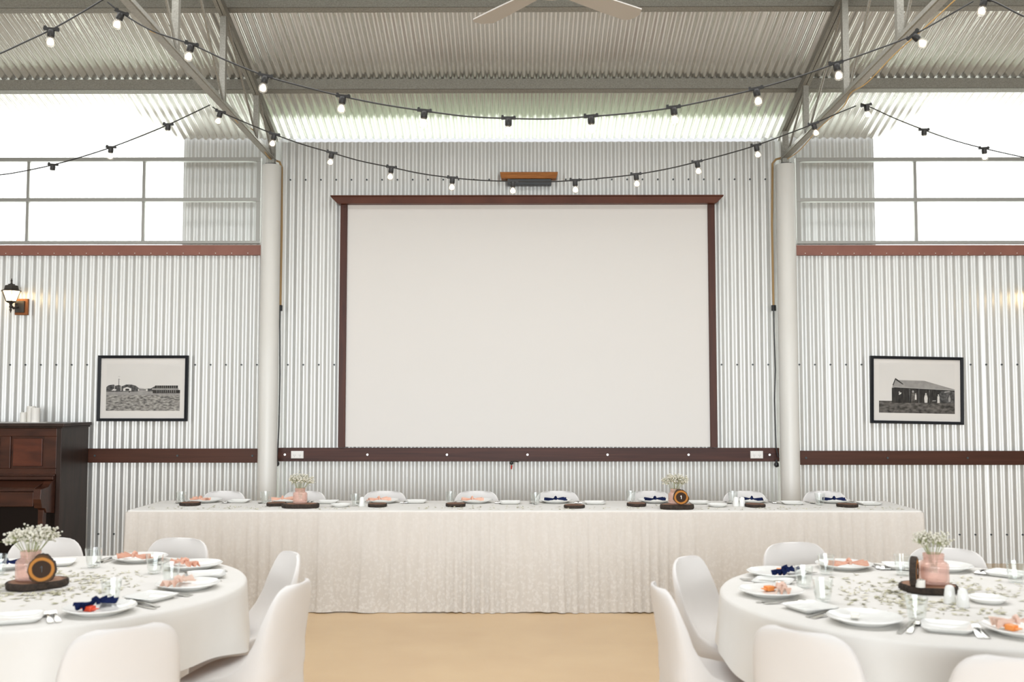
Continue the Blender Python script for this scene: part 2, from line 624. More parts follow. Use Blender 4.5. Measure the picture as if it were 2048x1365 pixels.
# side and rear walls, out of the photograph
def corr_wall_y(mb, x, y0, y1, ztop, inward):
    n = int((y1 - y0) / PIT * 6)
    vs, fs = [], []
    for i in range(n + 1):
        y = y0 + (y1 - y0) * i / n
        xx = x + inward * 0.0085 * math.sin(2 * PI * y / PIT)
        vs += [(xx, y, 0), (xx, y, ztop(y))]
    for i in range(n):
        fs.append((2 * i, 2 * i + 1, 2 * i + 3, 2 * i + 2))
    mb.add(vs, fs)


RIDGE, REAR = 2.0, -6.0
def roofz2(y):
    return roofz(y) if y > RIDGE else roofz(RIDGE) - SLOPE * (RIDGE - y)


for nm, x, inn in (('wall_left', X0, 1), ('wall_right', X1, -1)):
    mb = MB()
    corr_wall_y(mb, x, REAR, WY, lambda y: roofz2(y) - 0.02, inn)
    struct(obj(nm, mb, M['zinc_wall'], smooth=60))
mb = MB()   # rear wall: piers and header round an unseen opening, made wide to let light in
corr_wall(mb, X0, -6.4, 0, 4.2, REAR, inward=1, seg=6)
corr_wall(mb, 6.4, X1, 0, 4.2, REAR, inward=1, seg=6)
corr_wall(mb, -6.4, 6.4, 3.9, 4.2, REAR, inward=1, seg=6)
struct(obj('wall_rear', mb, M['zinc_wall'], smooth=60))

mb = MB()
mb.span(X0 - 0.1, X1 + 0.1, REAR - 0.1, WY + 0.02, -0.12, 0)
struct(obj('floor', mb, M['floor']))

# roof of corrugated sheets on purlins
mb = MB()
nw = int((X1 - X0) / PIT * 12)
nrm = Vector((0, SLOPE, 1)).normalized()
vs, fs = [], []
for i in range(nw + 1):
    x = X0 + (X1 - X0) * i / nw
    sheet = math.floor((x + 0.19) / (PIT * 10)) % 2
    a = 0.0100 * math.sin(2 * PI * x / PIT) + 0.0022 * sheet
    for y in (ROOF_END, RIDGE):
        p = Vector((x, y, roofz(y))) + nrm * (a + 0.006)
        vs.append(p)
for i in range(nw):
    fs.append((2 * i, 2 * i + 1, 2 * i + 3, 2 * i + 2))
mb.add(vs, fs)
nrm2 = Vector((0, -SLOPE, 1)).normalized()
vs, fs = [], []
nw2 = nw // 2
for i in range(nw2 + 1):
    x = X0 + (X1 - X0) * i / nw2
    a = 0.0085 * math.sin(2 * PI * x / PIT)
    for y in (RIDGE, REAR - 0.3):
        vs.append(Vector((x, y, roofz2(y))) + nrm2 * (a + 0.006))
for i in range(nw2):
    fs.append((2 * i, 2 * i + 1, 2 * i + 3, 2 * i + 2))
mb.add(vs, fs)
struct(obj('ceiling', mb, M['zinc_roof'], smooth=60))

# purlins: C sections under the sheets
PUR = [9.10, 8.02, 6.94, 5.86, 4.78, 3.70, 2.62]
pl_names = ['galvanised steel purlin nearest the corrugated back wall', 'galvanised steel purlin second from the back wall, at the top edge of the picture']
for i, y in enumerate(PUR):
    mb = MB()
    zt = roofz(y) - 0.012
    for sect in ([(0, 0), (0, -0.115), (0.004, -0.115), (0.004, 0)],
                 [(0, -0.115), (0.065, -0.115), (0.065, -0.111), (0, -0.111)],
                 [(0, 0), (0.065, 0), (0.065, -0.004), (0, -0.004)],
                 [(0.061, -0.111), (0.065, -0.111), (0.065, -0.092), (0.061, -0.092)]):
        pts = []
        for a, b in sect:   # tilt with the roof
            c, s = math.cos(-math.atan(SLOPE)), math.sin(-math.atan(SLOPE))
            pts.append((y + a * c - b * s, zt + a * s + b * c))
        mb.prismx(pts, X0 + 0.03, X1 - 0.03)
    o = obj('purlin', mb, M['galv'], smooth=0)
    tag(o, pl_names[i] if i < 2 else 'galvanised steel purlin high above the hall, overhead of the camera', 'roof beam', 'roof purlins')

# ---- trusses
def truss(X, label, ys, col_y):
    zb = lambda y: 3.905 + 0.024 * (9.65 - y) + 0.04
    t = thing('roof_truss', label, 'roof truss', (X, col_y, 3.9))
    L = lambda p: (p[0] - X, p[1] - col_y, p[2] - 3.9)
    zt = lambda y: roofz(y) - 0.19
    yend = RIDGE
    def part(name, fn, mat='galv'):
        mb = MB(); fn(mb)
        return obj(name, mb, M[mat], t, smooth=0)
    def chord(mb):
        for sx in (-1, 1):
            a, b = Vector(L((X + sx * 0.019, col_y + 0.05, zb(col_y)))), Vector(L((X + sx * 0.019, yend, zb(yend))))
            mb.bar(a, b, 0.032, 0.008)
            mb.bar(a + Vector((sx * -0.012, 0, 0.026)), b + Vector((sx * -0.012, 0, 0.026)), 0.007, 0.055)
        mb.bar(L((X, col_y + 0.05, zb(col_y) - 0.006)), L((X, yend, zb(yend) - 0.006)), 0.05, 0.004)
    part('bottom_chord', chord, 'galv_light')
    def top(mb):
        for sx in (-1, 1):
            mb.bar(L((X + sx * 0.018, col_y + 0.15, zt(col_y + 0.15))), L((X + sx * 0.018, yend, zt(yend))), 0.03, 0.065)
    part('top_chord', top)
    prev = None
    for y in ys:
        part('vertical_strut', lambda mb: mb.bar(L((X, y, zb(y))), L((X, y, zt(y))), 0.048, 0.048, 0, (0, 1, 0)))
    allys = [col_y - 0.02] + list(ys)
    for a, b in zip(allys[:-1], allys[1:]):
        part('diagonal_brace', lambda mb: mb.tube([L((X + 0.012, a, zb(a))), L((X + 0.012, b, zt(b)))], 0.011, 6))
    part('end_post', lambda mb: mb.bar(L((X, col_y, 3.9)), L((X, col_y, zt(col_y))), 0.06, 0.06, 0, (0, 1, 0)))
    return t


COLY = 9.62
CLX = aty(541, 500, COLY).x
CRX = aty(1573, 500, COLY).x
truss(CLX, 'galvanised open web roof truss on the left white column', [9.03, 7.98, 6.86, 5.75, 4.65, 3.55, 2.5], COLY)
truss(CRX, 'galvanised open web roof truss on the right white column', [8.9, 7.8, 6.68, 5.57, 4.46, 3.36, 2.4], COLY)

# ---- columns
for X, side in ((CLX, 'left'), (CRX, 'right')):
    t = thing('column', 'round white painted steel column %s of the white screen' % side, 'column', (X, COLY, 0))
    mb = MB(); mb.lathe([(0.0925, 0.0), (0.0925, 3.875), (0.090, 3.88)], 40)
    obj('shaft', mb, M['column'], t)
    mb = MB(); mb.box((0, 0, 3.887), (0.10, 0.10, 0.012)); mb.box((0.0, 0.02, 3.91), (0.05, 0.06, 0.05))
    obj('cap_plate', mb, M['steel_dark'], t)

# ---- timber boards along the wall
def board(name, x0, x1, z0, z1, mat, bolts, boltmat, th=0.035):
    mb = MB()
    mb.span(x0, x1, WY - 0.012 - th, WY - 0.012, z0, z1)
    o = struct(obj(name, mb, M[mat], bevel=0.003))
    for bx in bolts:
        b = MB()
        b.tube([(bx, WY - 0.012 - th + 0.002, (z0 + z1) / 2), (bx, WY - 0.012 - th - 0.008, (z0 + z1) / 2)], 0.0105, 10)
        obj('bolt_head', b, M[boltmat], o)
    return o


BY = WY - 0.047
board('trim_1', aty(552, 910, BY).x, aty(1559, 910, BY).x, aty(1036, 923.5, BY).z, aty(1036, 896.5, BY).z, 'jarrah',
      [aty(px, 910, BY).x for px in (570, 735, 894, 1055, 1215, 1377, 1539)], 'bolt')
lz1, lz0 = aty(350, 898, BY).z, aty(350, 926, BY).z
board('trim_2', X0 + 0.05, aty(515, 912, BY).x, lz0, lz1, 'jarrah_side', [aty(px, 912, BY).x for px in (190, 355, 505)], 'screw')
rz1, rz0 = aty(1800, 902.5, BY).z, aty(1800, 930.5, BY).z
board('trim_3', aty(1597, 916, BY).x, X1 - 0.05, rz0, rz1, 'jarrah_side', [aty(px, 917, BY).x for px in (1612, 1775, 1935)], 'screw')
# red oxide sill beams under the side windows
for nm, a, b, pxs in (('trim_4', X0 + 0.05, aty(523, 500, BY).x, 260), ('trim_5', aty(1590, 500, BY).x, X1 - 0.05, 1820)):
    mb = MB()
    zt_, zb_ = aty(pxs, 490.5, BY).z, aty(pxs, 510.5, BY).z
    mb.span(a, b, WY - 0.047, WY + 0.02, zb_, zt_)
    n = int((b - a) / 0.16)
    for k in range(n):
        x = a + 0.1 + k * 0.16
        if x < b:
            mb.tube([(x, WY - 0.046, zb_ + 0.018), (x, WY - 0.05, zb_ + 0.018)], 0.004, 6, 1)
    struct(obj(nm, mb, [M['redbeam'], M['bolt']], smooth=0))

# ---- clerestory windows
def window(name, a, b, mulls, post, pxc):
    """a..b the span, mulls x of the uprights; frame of three rails, clear corrugated sheets outside"""
    o = None
    mb = MB()
    for y0, y1, d in ((317.5, 325, 0.05), (398, 405, 0.049), (484, 489.5, 0.06)):
        mb.span(a, b, WY - d, WY, aty(pxc, y1, WY).z, aty(pxc, y0, WY).z)
    o = struct(obj(name, mb, M['alu'], smooth=0))
    for x in mulls:
        m2 = MB()
        m2.span(x - 0.014, x + 0.014, WY - 0.03, WY - 0.002, aty(pxc, 485, WY).z, aty(pxc, 324, WY).z)
        obj('mullion', m2, M['alu'], o, smooth=0)
    m2 = MB()
    m2.span(post - 0.02, post + 0.02, WY - 0.042, WY - 0.002, aty(pxc, 485, WY).z, aty(pxc, 324, WY).z)
    obj('end_post', m2, M['alu'], o, smooth=0)
    return o


w1 = window('window_1', X0 + 0.05, aty(523, 400, WY).x, [aty(58, 400, WY).x, aty(289, 400, WY).x, aty(-172, 400, WY).x], aty(519, 400, WY).x, 260)
w2 = window('window_2', aty(1590, 400, WY).x, X1 - 0.05, [aty(1829, 400, WY).x, aty(2060, 400, WY).x], aty(1594.5, 400, WY).x, 1820)
for w, a, b, laps in ((w1, X0, TLX, (-60, 104, 235)), (w2, TRX, X1, (1870, 2005, 2140))):
    mb = MB()
    corr_wall(mb, a, b, SILLZ - 0.1, OTOP, OY, seg=8)
    for px in laps:     # double thickness where two sheets lap
        xa = aty(px, 300, OY).x
        corr_wall(mb, xa, xa + 0.155, SILLZ - 0.1, OTOP, OY + 0.012, seg=8)
    obj('clear_sheet', mb, M['fibreglass'], w, smooth=60)

# ---- ground outside
mb = MB()
mb.span(-16, 16, OY + 0.05, 22, -0.3, -0.15)
mb.span(-16, 16, -20, REAR - 0.2, -0.3, -0.15)
struct(obj('ground', mb, M['grass']))

# ================================================================== WALL FITTINGS
# ---- projection screen
FY = WY - 0.022
sx0, sx1 = aty(680, 650, FY).x, aty(1430.5, 650, FY).x
sz1 = aty(1036, 411, FY).z
sz0 = aty(1036, 896, BY).z + 0.002
t = thing('projection_screen', 'large blank white projection screen in a dark timber frame on the back wall', 'screen', ((sx0 + sx1) / 2, FY, sz0))
cx = (sx0 + sx1) / 2
hw = (sx1 - sx0) / 2
mb = MB(); mb.span(-hw + 0.05, hw - 0.05, -0.022, -0.002, 0.006, sz1 - sz0)
obj('screen_panel', mb, M['screen'], t)
for s in (-1, 1):
    mb = MB(); mb.span(s * (hw - 0.068), s * hw, -0.045, -0.001, 0.0, sz1 - sz0)
    o = obj('side_trim', mb, M['screen_side'], t, bevel=0.003)
tx0, tx1 = aty(665, 404, FY).x - cx, aty(1442.5, 404, FY).x - cx
mb = MB()
za, zb = sz1 - sz0, aty(1036, 397.5, FY).z - sz0
mb.prism([(tx0, zb), (tx0 + 0.07, za), (tx1 - 0.07, za), (tx1, zb)], -0.11, -0.001)
mb.span(tx0 - 0.0, tx1 + 0.0, -0.12, -0.001, zb, zb + 0.012)
top = obj('top_moulding', mb, M['screen_wood'], t, smooth=0, bevel=0.003)

# ---- timber block and dark bracket above the screen
a, b = aty(1000, 351, 9.7), aty(1116, 351, 9.7)
t = thing('screen_bracket', 'small oiled timber block with dark steel box above the screen', 'bracket', ((a.x + b.x) / 2, WY - 0.012, 0))
mb = MB(); w = (b.x - a.x) / 2
z1_, z0_ = aty(1036, 344.5, 9.7).z, aty(1036, 357.5, 9.7).z
mb.prism([(-w, z1_), (-w + 0.012, z0_), (w - 0.02, z0_), (w, z1_)], -0.1, 0)
obj('timber_block', mb, M['pine'], t, smooth=0, bevel=0.003)
mb = MB(); mb.span(-w + 0.075, w - 0.065, -0.075, 0, aty(1036, 370.5, 9.73).z, z0_ - 0.001)
mb.span(-w + 0.075, w - 0.065, -0.085, -0.075, z0_ - 0.03, z0_ - 0.001)
obj('steel_box', mb, M['steel_dark'], t, smooth=0, bevel=0.003)

# ---- power points
for px, lab in ((595, 'left end'), (1513, 'right end')):
    p = aty(px, 910, BY)
    t = thing('power_point', 'white double power point at the %s of the timber board under the screen' % lab, 'power outlet', p)
    mb = MB(); mb.box((0, -0.006, 0), (0.122, 0.012, 0.072)); mb.box((0, -0.0135, 0), (0.112, 0.004, 0.062))
    obj('wall_plate', mb, M['white_plastic'], t, bevel=0.002)
    for s in (-1, 1):
        mb = MB()
        for q in (-1, 1):
            mb.box((s * 0.027 + q * 0.007, -0.0158, -0.004), (0.0025, 0.001, 0.009), 0, Matrix.Rotation(q * R(30), 3, 'Y'))
        mb.box((s * 0.027, -0.0158, -0.018), (0.0025, 0.001, 0.009))
        obj('socket', mb, M['steel_dark'], t, smooth=0)
        mb = MB(); mb.box((s * 0.03, -0.0175, 0.02), (0.011, 0.005, 0.016))
        obj('switch', mb, M['china'], t, bevel=0.001)

# ---- power cords beside the columns
def cord(name, label, xs_tan, black, plug):
    t = thing(name, label, 'cable', (0, 0, 0))
    mb = MB(); mb.tube([aty(px, py, y) for px, py, y in xs_tan], 0.011, 8)
    obj('tan_conduit', mb, M['conduit'], t)
    mb = MB()
    p = aty(black[0][0], black[0][1], 9.745)
    mb.tube([p + Vector((0, 0, 0.035)), p + Vector((0, 0, -0.02))], 0.024, 10)
    obj('connector', mb, M['black_plastic'], t)
    mb = MB(); mb.tube([aty(px, py, 9.725) if py < 890 else aty(px, py, 9.715) for px, py in black], 0.0062, 8)
    obj('flex', mb, M['black_plastic'], t)
    mb = MB(); p = aty(plug[0], plug[1], 9.715)
    mb.sphere(p, 0.024, 12, 0, (1, 0.8, 1.1)); mb.tube([p, p + Vector((0, 0, 0.05))], [0.017, 0.008], 8)
    for q in (-1, 1):
        mb.box(p + Vector((q * 0.014, -0.02, -0.012)), (0.004, 0.02, 0.008))
    obj('plug', mb, M['black_plastic'], t)


cord('power_cable', 'black power cable hanging beside the left column from a tan conduit',
     [(553, 322, 9.738), (559, 324, 9.738), (563.5, 335, 9.738), (563.5, 450, 9.738), (561, 612, 9.738)],
     [(560, 618), (559.5, 650), (560, 750), (558, 850), (556, 890), (554, 920)], (554, 928))
cord('power_cable', 'black power cable hanging beside the right column from a tan conduit',
     [(1563, 316, 9.738), (1552, 319, 9.738), (1545, 327, 9.738), (1544, 450, 9.738), (1547, 612, 9.738)],
     [(1547.5, 618), (1548, 660), (1550.5, 740), (1549, 800), (1551, 870), (1552, 895), (1556, 915)], (1553, 930))
# short tied cord with a red plug, under the middle of the board
t = thing('hanging_cable', 'short black cable with a red plug hanging under the board, middle', 'cable', aty(1023, 926, 9.74))
mb = MB(); mb.sphere((0, 0, -0.004), 0.016, 10, 0, (1.2, 0.8, 1)); mb.tube([(0, 0, 0.005), (0.03, -0.004, 0.012), (0.065, 0.0, 0.006)], 0.004, 6)
mb.tube([(0, 0, -0.01), (0.003, 0, -0.03)], 0.004, 6)
obj('cord', mb, M['black_plastic'], t)
mb = MB(); mb.tube([(0.002, 0, -0.026), (-0.002, 0, -0.064)], [0.009, 0.006], 8)
obj('plug', mb, M['red_plastic'], t)

# ---- framed photographs
def picture(label, corners, kind):
    tl, tr, br, bl = [aty(px, py, WY - 0.03) for px, py in corners]
    c = (tl + tr + br + bl) / 4
    w = ((tr - tl).length + (br - bl).length) / 2
    h = ((tl - bl).length + (tr - br).length) / 2
    ang = math.atan2((tr - tl).z, (tr - tl).x)
    t = thing('framed_photograph', label, 'picture', (c.x, WY - 0.035, c.z))
    t.rotation_euler = (0, -ang, 0)
    fw = 0.028
    fr = None
    mb = MB()
    o_, i_ = (w / 2, h / 2), (w / 2 - fw, h / 2 - fw)
    vs = []
    for (x, z), ys in (((o_[0], o_[1]), (0.024, -0.012)), ((i_[0], i_[1]), (0.024, -0.008))):
        for y in ys:
            vs += [(-x, y, -z), (x, y, -z), (x, y, z), (-x, y, z)]
    fs = []
    for k in range(4):
        k2 = (k + 1) % 4
        fs += [(k, k2, 4 + k2, 4 + k), (4 + k, 4 + k2, 12 + k2, 12 + k), (12 + k, 12 + k2, 8 + k2, 8 + k), (8 + k, 8 + k2, k2, k)]
    mb.add(vs, fs)
    obj('frame', mb, M['black_frame'], t, smooth=0)
    mb = MB(); mb.span(-i_[0], i_[0], 0.006, 0.012, -i_[1], i_[1])
    obj('mat_board', mb, M['mat_board'], t, smooth=0)
    mb = MB(); mb.span(-i_[0], i_[0], 0.001, 0.0025, -i_[1], i_[1])
    obj('glass_pane', mb, M['picture_glass'], t, smooth=0)
    return t, i_, w, h


def photo_noise(name, lo, hi, scale, stretch, p0=0.35, p1=0.68):
    m = pbr(name, lo, 0.7, noise=scale, col2=hi, spec=0.2, stretch=stretch)
    for n in m.node_tree.nodes:
        if n.type == 'VALTORGB':
            n.color_ramp.elements[0].position = p0
            n.color_ramp.elements[1].position = p1
    return m


M['ph_sky'] = photo_noise('photo_sky', (0.71, 0.69, 0.655), (0.74, 0.72, 0.685), 3, (1, 1, 1))
M['ph_field'] = photo_noise('photo_field', (0.10, 0.095, 0.09), (0.46, 0.44, 0.40), 34, (0.8, 1, 2.2))
M['ph_trees'] = photo_noise('photo_trees', (0.025, 0.025, 0.025), (0.14, 0.135, 0.13), 40, (1, 1, 1))
M['ph_white'] = photo_noise('photo_white', (0.62, 0.60, 0.56), (0.70, 0.68, 0.64), 20, (1, 1, 1))
M['ph_dark'] = photo_noise('photo_dark', (0.012, 0.011, 0.010), (0.05, 0.045, 0.04), 30, (2, 1, 0.5))
M['ph_scrub'] = photo_noise('photo_scrub', (0.035, 0.032, 0.028), (0.17, 0.155, 0.14), 26, (0.8, 1, 1.6))
M['ph_grey'] = photo_noise('photo_grey', (0.28, 0.27, 0.255), (0.36, 0.345, 0.325), 20, (1, 1, 1))


class Art:
    """flat print built up from thin ink shapes, x and z in 0..1 of the print"""
    def __init__(self, x0, x1, z0, z1):
        self.b = (x0, x1, z0, z1); self.mb = MB(); self.k = 0

    def poly(self, pts, mat):
        x0, x1, z0, z1 = self.b
        self.k += 1
        y = 0.0055 - 0.00004 * self.k
        self.mb.add([(x0 + (x1 - x0) * u, y, z0 + (z1 - z0) * v) for u, v in pts], [tuple(range(len(pts)))], mat)

    def rect(self, u0, u1, v0, v1, mat):
        self.poly([(u0, v0), (u1, v0), (u1, v1), (u0, v1)], mat)


INK = ['ph_sky', 'ph_field', 'ph_trees', 'ph_white', 'ph_dark', 'ph_scrub', 'ph_grey']
t, inn, w, h = picture('black framed old photograph of farm sheds in a field, left of the screen',
                       [(197, 711.5), (377, 711.5), (374.5, 843), (194.5, 843)], 0)
A = Art(-inn[0] + 0.062 * w, inn[0] - 0.055 * w, -inn[1] + 0.115 * h, inn[1] - 0.08 * h)
A.rect(0, 1, 0.0, 1.0, 0)
A.rect(0, 1, 0.0, 0.415, 1)
A.rect(0, 1, 0.33, 0.42, 6)
A.poly([(0, .40), (0, .50), (.03, .54), (.10, .555), (.12, .53), (.17, .545), (.21, .52), (.27, .555), (.34, .555), (.40, .53), (.44, .48), (.52, .47), (.60, .47), (.66, .52), (.66, .41)], 2)
A.rect(.63, 1, .37, .44, 4)
A.rect(.66, .97, .475, .535, 4)
A.poly([(.64, .54), (.70, .575), (.93, .575), (.98, .54)], 0)
A.rect(.62, .98, .44, .475, 6)
A.rect(.43, .56, .415, .465, 3)
A.rect(.44, .54, .43, .45, 4)
A.poly([(.23, .42), (.23, .47), (.28, .505), (.34, .47), (.34, .42)], 3)
A.rect(.26, .31, .425, .465, 4)
A.rect(.11, .115, .42, .56, 3)
A.rect(.165, .172, .42, .68, 4)
A.rect(.155, .19, .66, .665, 6)
A.rect(.155, .185, .72, .725, 6)
A.rect(.195, .205, .42, .545, 3)
A.poly([(.07, .425), (.13, .425), (.14, .45), (.10, .465)], 3)
A.rect(.305, .32, .385, .415, 4)
for k in range(10):
    u = 0.685 + k * 0.028
    A.rect(u, u + 0.006, .38, .535, 6)
obj('print', A.mb, [M[k] for k in INK], t, smooth=0)

t, inn, w, h = picture('black framed old photograph of people outside a dark shed, hung crooked right of the screen',
                       [(1740.5, 712), (1926, 715.5), (1926.5, 850.5), (1741.5, 846.5)], 1)
A = Art(-inn[0] + 0.06 * w, inn[0] - 0.06 * w, -inn[1] + 0.115 * h, inn[1] - 0.06 * h)
A.rect(0, 1, 0, 1, 0)
A.rect(0, 1, 0.0, 0.24, 5)
A.poly([(.17, .20), (.17, .50), (.21, .515), (1, .47), (1, .22)], 4)
A.poly([(.17, .505), (.23, .66), (.60, .655), (1, .49), (1, .475), (.21, .52)], 6)
A.poly([(.19, .55), (.215, .68), (.31, .58)], 6)
A.poly([(.178, .55), (.215, .695), (.225, .695), (.33, .575), (.31, .575), (.218, .665), (.192, .55)], 4)
A.poly([(.80, .22), (.80, .44), (.86, .46), (1, .45), (1, .22)], 2)
for u in (.40, .52, .66):
    A.rect(u, u + .012, .2, .49, 2)
def figure(u, v, s, shade, skirt):
    A.poly([(u - .02 * s, v), (u + .02 * s, v), (u + (.026 if skirt else .018) * s, v + .10 * s), (u + .016 * s, v + .17 * s), (u - .016 * s, v + .17 * s), (u - (.026 if skirt else .018) * s, v + .10 * s)], shade)
    A.poly([(u + .011 * s * math.cos(a), v + .195 * s + .02 * s * math.sin(a)) for a in [k * PI / 4 for k in range(8)]], 6 if shade != 3 else 3)
figure(.27, .20, 1.1, 4, False)
figure(.45, .18, 1.3, 5, False)
figure(.485, .27, .6, 3, False)
figure(.62, .215, .9, 3, True)
figure(.785, .215, .8, 3, False)
figure(.93, .24, .6, 6, True)
A.poly([(.26, .36), (.29, .38), (.30, .41), (.27, .41)], 3)
A.poly([(.70, .245), (.75, .25), (.75, .265), (.71, .265)], 6)
A.poly([(.86, .42), (.95, .44), (.93, .46), (.87, .445)], 6)
obj('print', A.mb, [M[k] for k in INK], t, smooth=0)

# ---- wall lanterns
def lantern(label, px, py):
    c = aty(px, py, WY - 0.14)       # axis of the lantern body
    t = thing('wall_lantern', label, 'wall lamp', (c.x, WY - 0.02, c.z))
    mb = MB(); mb.box((0.055, -0.012, -0.055), (0.13, 0.025, 0.16))
    obj('mounting_block', mb, M['lamp_block'], t, bevel=0.003)
    mb = MB(); mb.box((0.045, -0.033, -0.055), (0.09, 0.018, 0.115)); mb.tube([(0.03, -0.04, -0.06), (0.01, -0.09, -0.075), (0, -0.12, -0.05)], 0.012, 8)
    mb.sphere((0.02, -0.06, -0.03), 0.012, 8)
    obj('bracket', mb, M['bronze'], t, bevel=0.002)
    b = thing_part = MB()
    def hexr(a, r, z):
        s = a % (PI / 3)
        return r * math.cos(PI / 6) / math.cos(s - PI / 6)
    T = Matrix.Translation((0, -0.12, 0))
    b.lathe([(0.004, 0.215), (0.006, 0.20), (0.011, 0.19), (0.004, 0.178), (0.011, 0.17), (0.011, 0.162), (0.033, 0.158), (0.035, 0.15), (0.065, 0.142), (0.074, 0.105), (0.082, 0.10), (0.103, 0.092), (0.103, 0.088), (0.0, 0.088)][::-1], 36, 0, T, hexr)
    obj('roof_cap', b, M['bronze'], t)
    b = MB(); b.lathe([(0.0, -0.028), (0.030, -0.026), (0.052, -0.012), (0.054, -0.008), (0.0, -0.008)], 36, 0, T, hexr)
    b.lathe([(0.0, -0.125), (0.004, -0.12), (0.007, -0.105), (0.013, -0.095), (0.007, -0.08), (0.016, -0.065), (0.010, -0.05), (0.018, -0.028), (0.0, -0.026)], 16, 0, T)
    obj('base_finial', b, M['bronze'], t)
    b = MB(); b.lathe_open([(0.048, -0.008), (0.086, 0.088)], 36, 0, T, hexr)
    obj('lamp_glass', b, M['lantern_glass'], t, smooth=0)
    for k in range(6):
        a = k * PI / 3
        b = MB(); b.bar((0.051 * math.cos(a), -0.12 + 0.051 * math.sin(a), -0.008), (0.089 * math.cos(a), -0.12 + 0.089 * math.sin(a), 0.088), 0.005, 0.005)
        obj('glazing_bar', b, M['bronze'], t, smooth=0)
    return t


lantern('bronze lantern wall lamp on a timber block, glowing warm, left edge', 22, 601)
lantern('bronze lantern wall lamp on the right wall just outside the picture', 2075, 601)

# ---- festoon lights
def hanging(p0, p1, mids, Y):
    """points of a cord through picture points, all in the plane of one truss bay"""
    return [aty(px, py, Y) for px, py in ([p0] + mids + [p1])]


def smooth_path(pts, per=6):
    out = []
    n = len(pts)
    for i in range(n - 1):
        p0, p1, p2, p3 = pts[max(i - 1, 0)], pts[i], pts[i + 1], pts[min(i + 2, n - 1)]
        for k in range(per):
            t = k / per
            out.append(0.5 * ((2 * p1) + (-p0 + p2) * t + (2 * p0 - 5 * p1 + 4 * p2 - p3) * t * t + (-p0 + 3 * p1 - 3 * p2 + p3) * t ** 3))
    out.append(pts[-1])
    return out


hold_mb = MB()
hold_mb.box((0, 0, 0.002), (0.088, 0.018, 0.016)); hold_mb.box((-0.036, 0, 0.012), (0.014, 0.014, 0.014)); hold_mb.box((0.036, 0, 0.010), (0.012, 0.012, 0.01))
hold_mb.lathe([(0.016, -0.004), (0.021, -0.012), (0.021, -0.040), (0.018, -0.046), (0, -0.046)], 14)
HOLD = hold_mb.mesh('lamp_holder', M['cord_black'])
bulb_mb = MB()
bulb_mb.lathe([(0.014, -0.044), (0.018, -0.054), (0.026, -0.066), (0.0285, -0.078), (0.026, -0.092), (0.016, -0.103), (0.0, -0.107)], 18)
BULB = bulb_mb.mesh('bulb', M['bulb_glass'])
fil_mb = MB()
fil_mb.lathe([(0.0, -0.050), (0.010, -0.056), (0.019, -0.070), (0.021, -0.080), (0.017, -0.092), (0.0, -0.099)], 14)
FIL = fil_mb.mesh('glowing_filament', M['bulb'])


def festoon(label, Y0, Y1, cordpx, bulbs):
    n = len(cordpx)
    pts = [aty(px, py, Y0 + (Y1 - Y0) * i / (n - 1)) for i, (px, py) in enumerate(cordpx)]
    t = thing('festoon_lights', label, 'string lights', (0, 0, 0), 0, 'festoon lights under the roof')
    path = smooth_path(pts)
    mb = MB(); mb.tube(path, 0.0048, 6)
    obj('cord', mb, M['cord_black'], t)
    for px, dz in bulbs:
        # nearest point of the cord by picture column
        best, bd = None, 1e9
        for i in range(len(path) - 1):
            for q in range(4):
                p = path[i].lerp(path[i + 1], q / 4)
                d = (p - CAM)
                c = CM.transposed() @ d
                x = 1024 + F * c.x / -c.z
                if abs(x - px) < bd:
                    bd, best, tan = abs(x - px), p, (path[i + 1] - path[i])
        hl = obj('lamp_holder', HOLD, None, t, loc=best, rot=(0, -0.6 * math.atan2(tan.z, math.hypot(tan.x, tan.y)) * (1 if tan.x > 0 else -1), rnd.uniform(-.2, .2)))
        hl.rotation_euler.y += dz
        g = obj('bulb', BULB, None, hl)
        f = obj('glowing_filament', FIL, None, hl)
    return t


S1 = [(215, 4), (245, 27), (305, 62), (383, 89), (455, 122), (531, 152), (605, 173), (686, 193), (765, 209), (849, 222), (935, 233), (1017, 237), (1100, 238), (1182, 233), (1265, 226), (1347, 215), (1430, 198), (1512, 178), (1595, 154), (1672, 127), (1750, 100), (1830, 68), (1946, 3)]
festoon('string of lit bulbs sagging across the middle bay, nearer and higher', 5.9, 5.9, S1,
        [(243, 0), (382, 0), (531, 0), (685, 0), (848, 0), (1016, 0), (1182, 0), (1348, 0), (1512, 0), (1672, 0), (1828, -.5)])
S2 = [(425, 214), (441, 224), (490, 245), (549, 269), (605, 289), (664, 306), (720, 322), (783, 335), (840, 347), (905, 356), (965, 361), (1026, 363), (1090, 364), (1150, 361), (1210, 356), (1272, 349), (1335, 338), (1394, 324), (1455, 308), (1512, 291), (1570, 270), (1627, 248), (1670, 229), (1712, 212)]
festoon('string of lit bulbs sagging just above the white screen', 7.9, 7.9, S2,
        [(441, 0), (549, 0), (664, 0), (783, 0), (905, 0), (1026, 0), (1150, 0), (1272, 0), (1394, 0), (1512, 0), (1627, 0)])
festoon('string of bulbs entering the top left corner from the truss', 5.9, 5.6, [(208, -2), (160, 27), (105, 58), (50, 84), (0, 107), (-60, 130), (-300, 200), (-600, 215)], [(103, 0.4), (-60, 0.1)])
festoon('string of bulbs in front of the left side window', 7.9, 8.6, [(420, 210), (342, 247), (280, 273), (222, 295), (160, 315), (106, 330), (50, 342), (0, 350), (-120, 362), (-300, 370)], [(336, 0.25), (222, .2), (106, .15), (-10, 0)])
festoon('string of bulbs in front of the right side window', 7.9, 8.6, [(1722, 207), (1742, 215), (1790, 237), (1848, 260), (1905, 280), (1968, 297), (2048, 315), (2120, 330), (2300, 350)], [(1733, -.2), (1847, -.15), (1967, -.15), (2090, 0)])
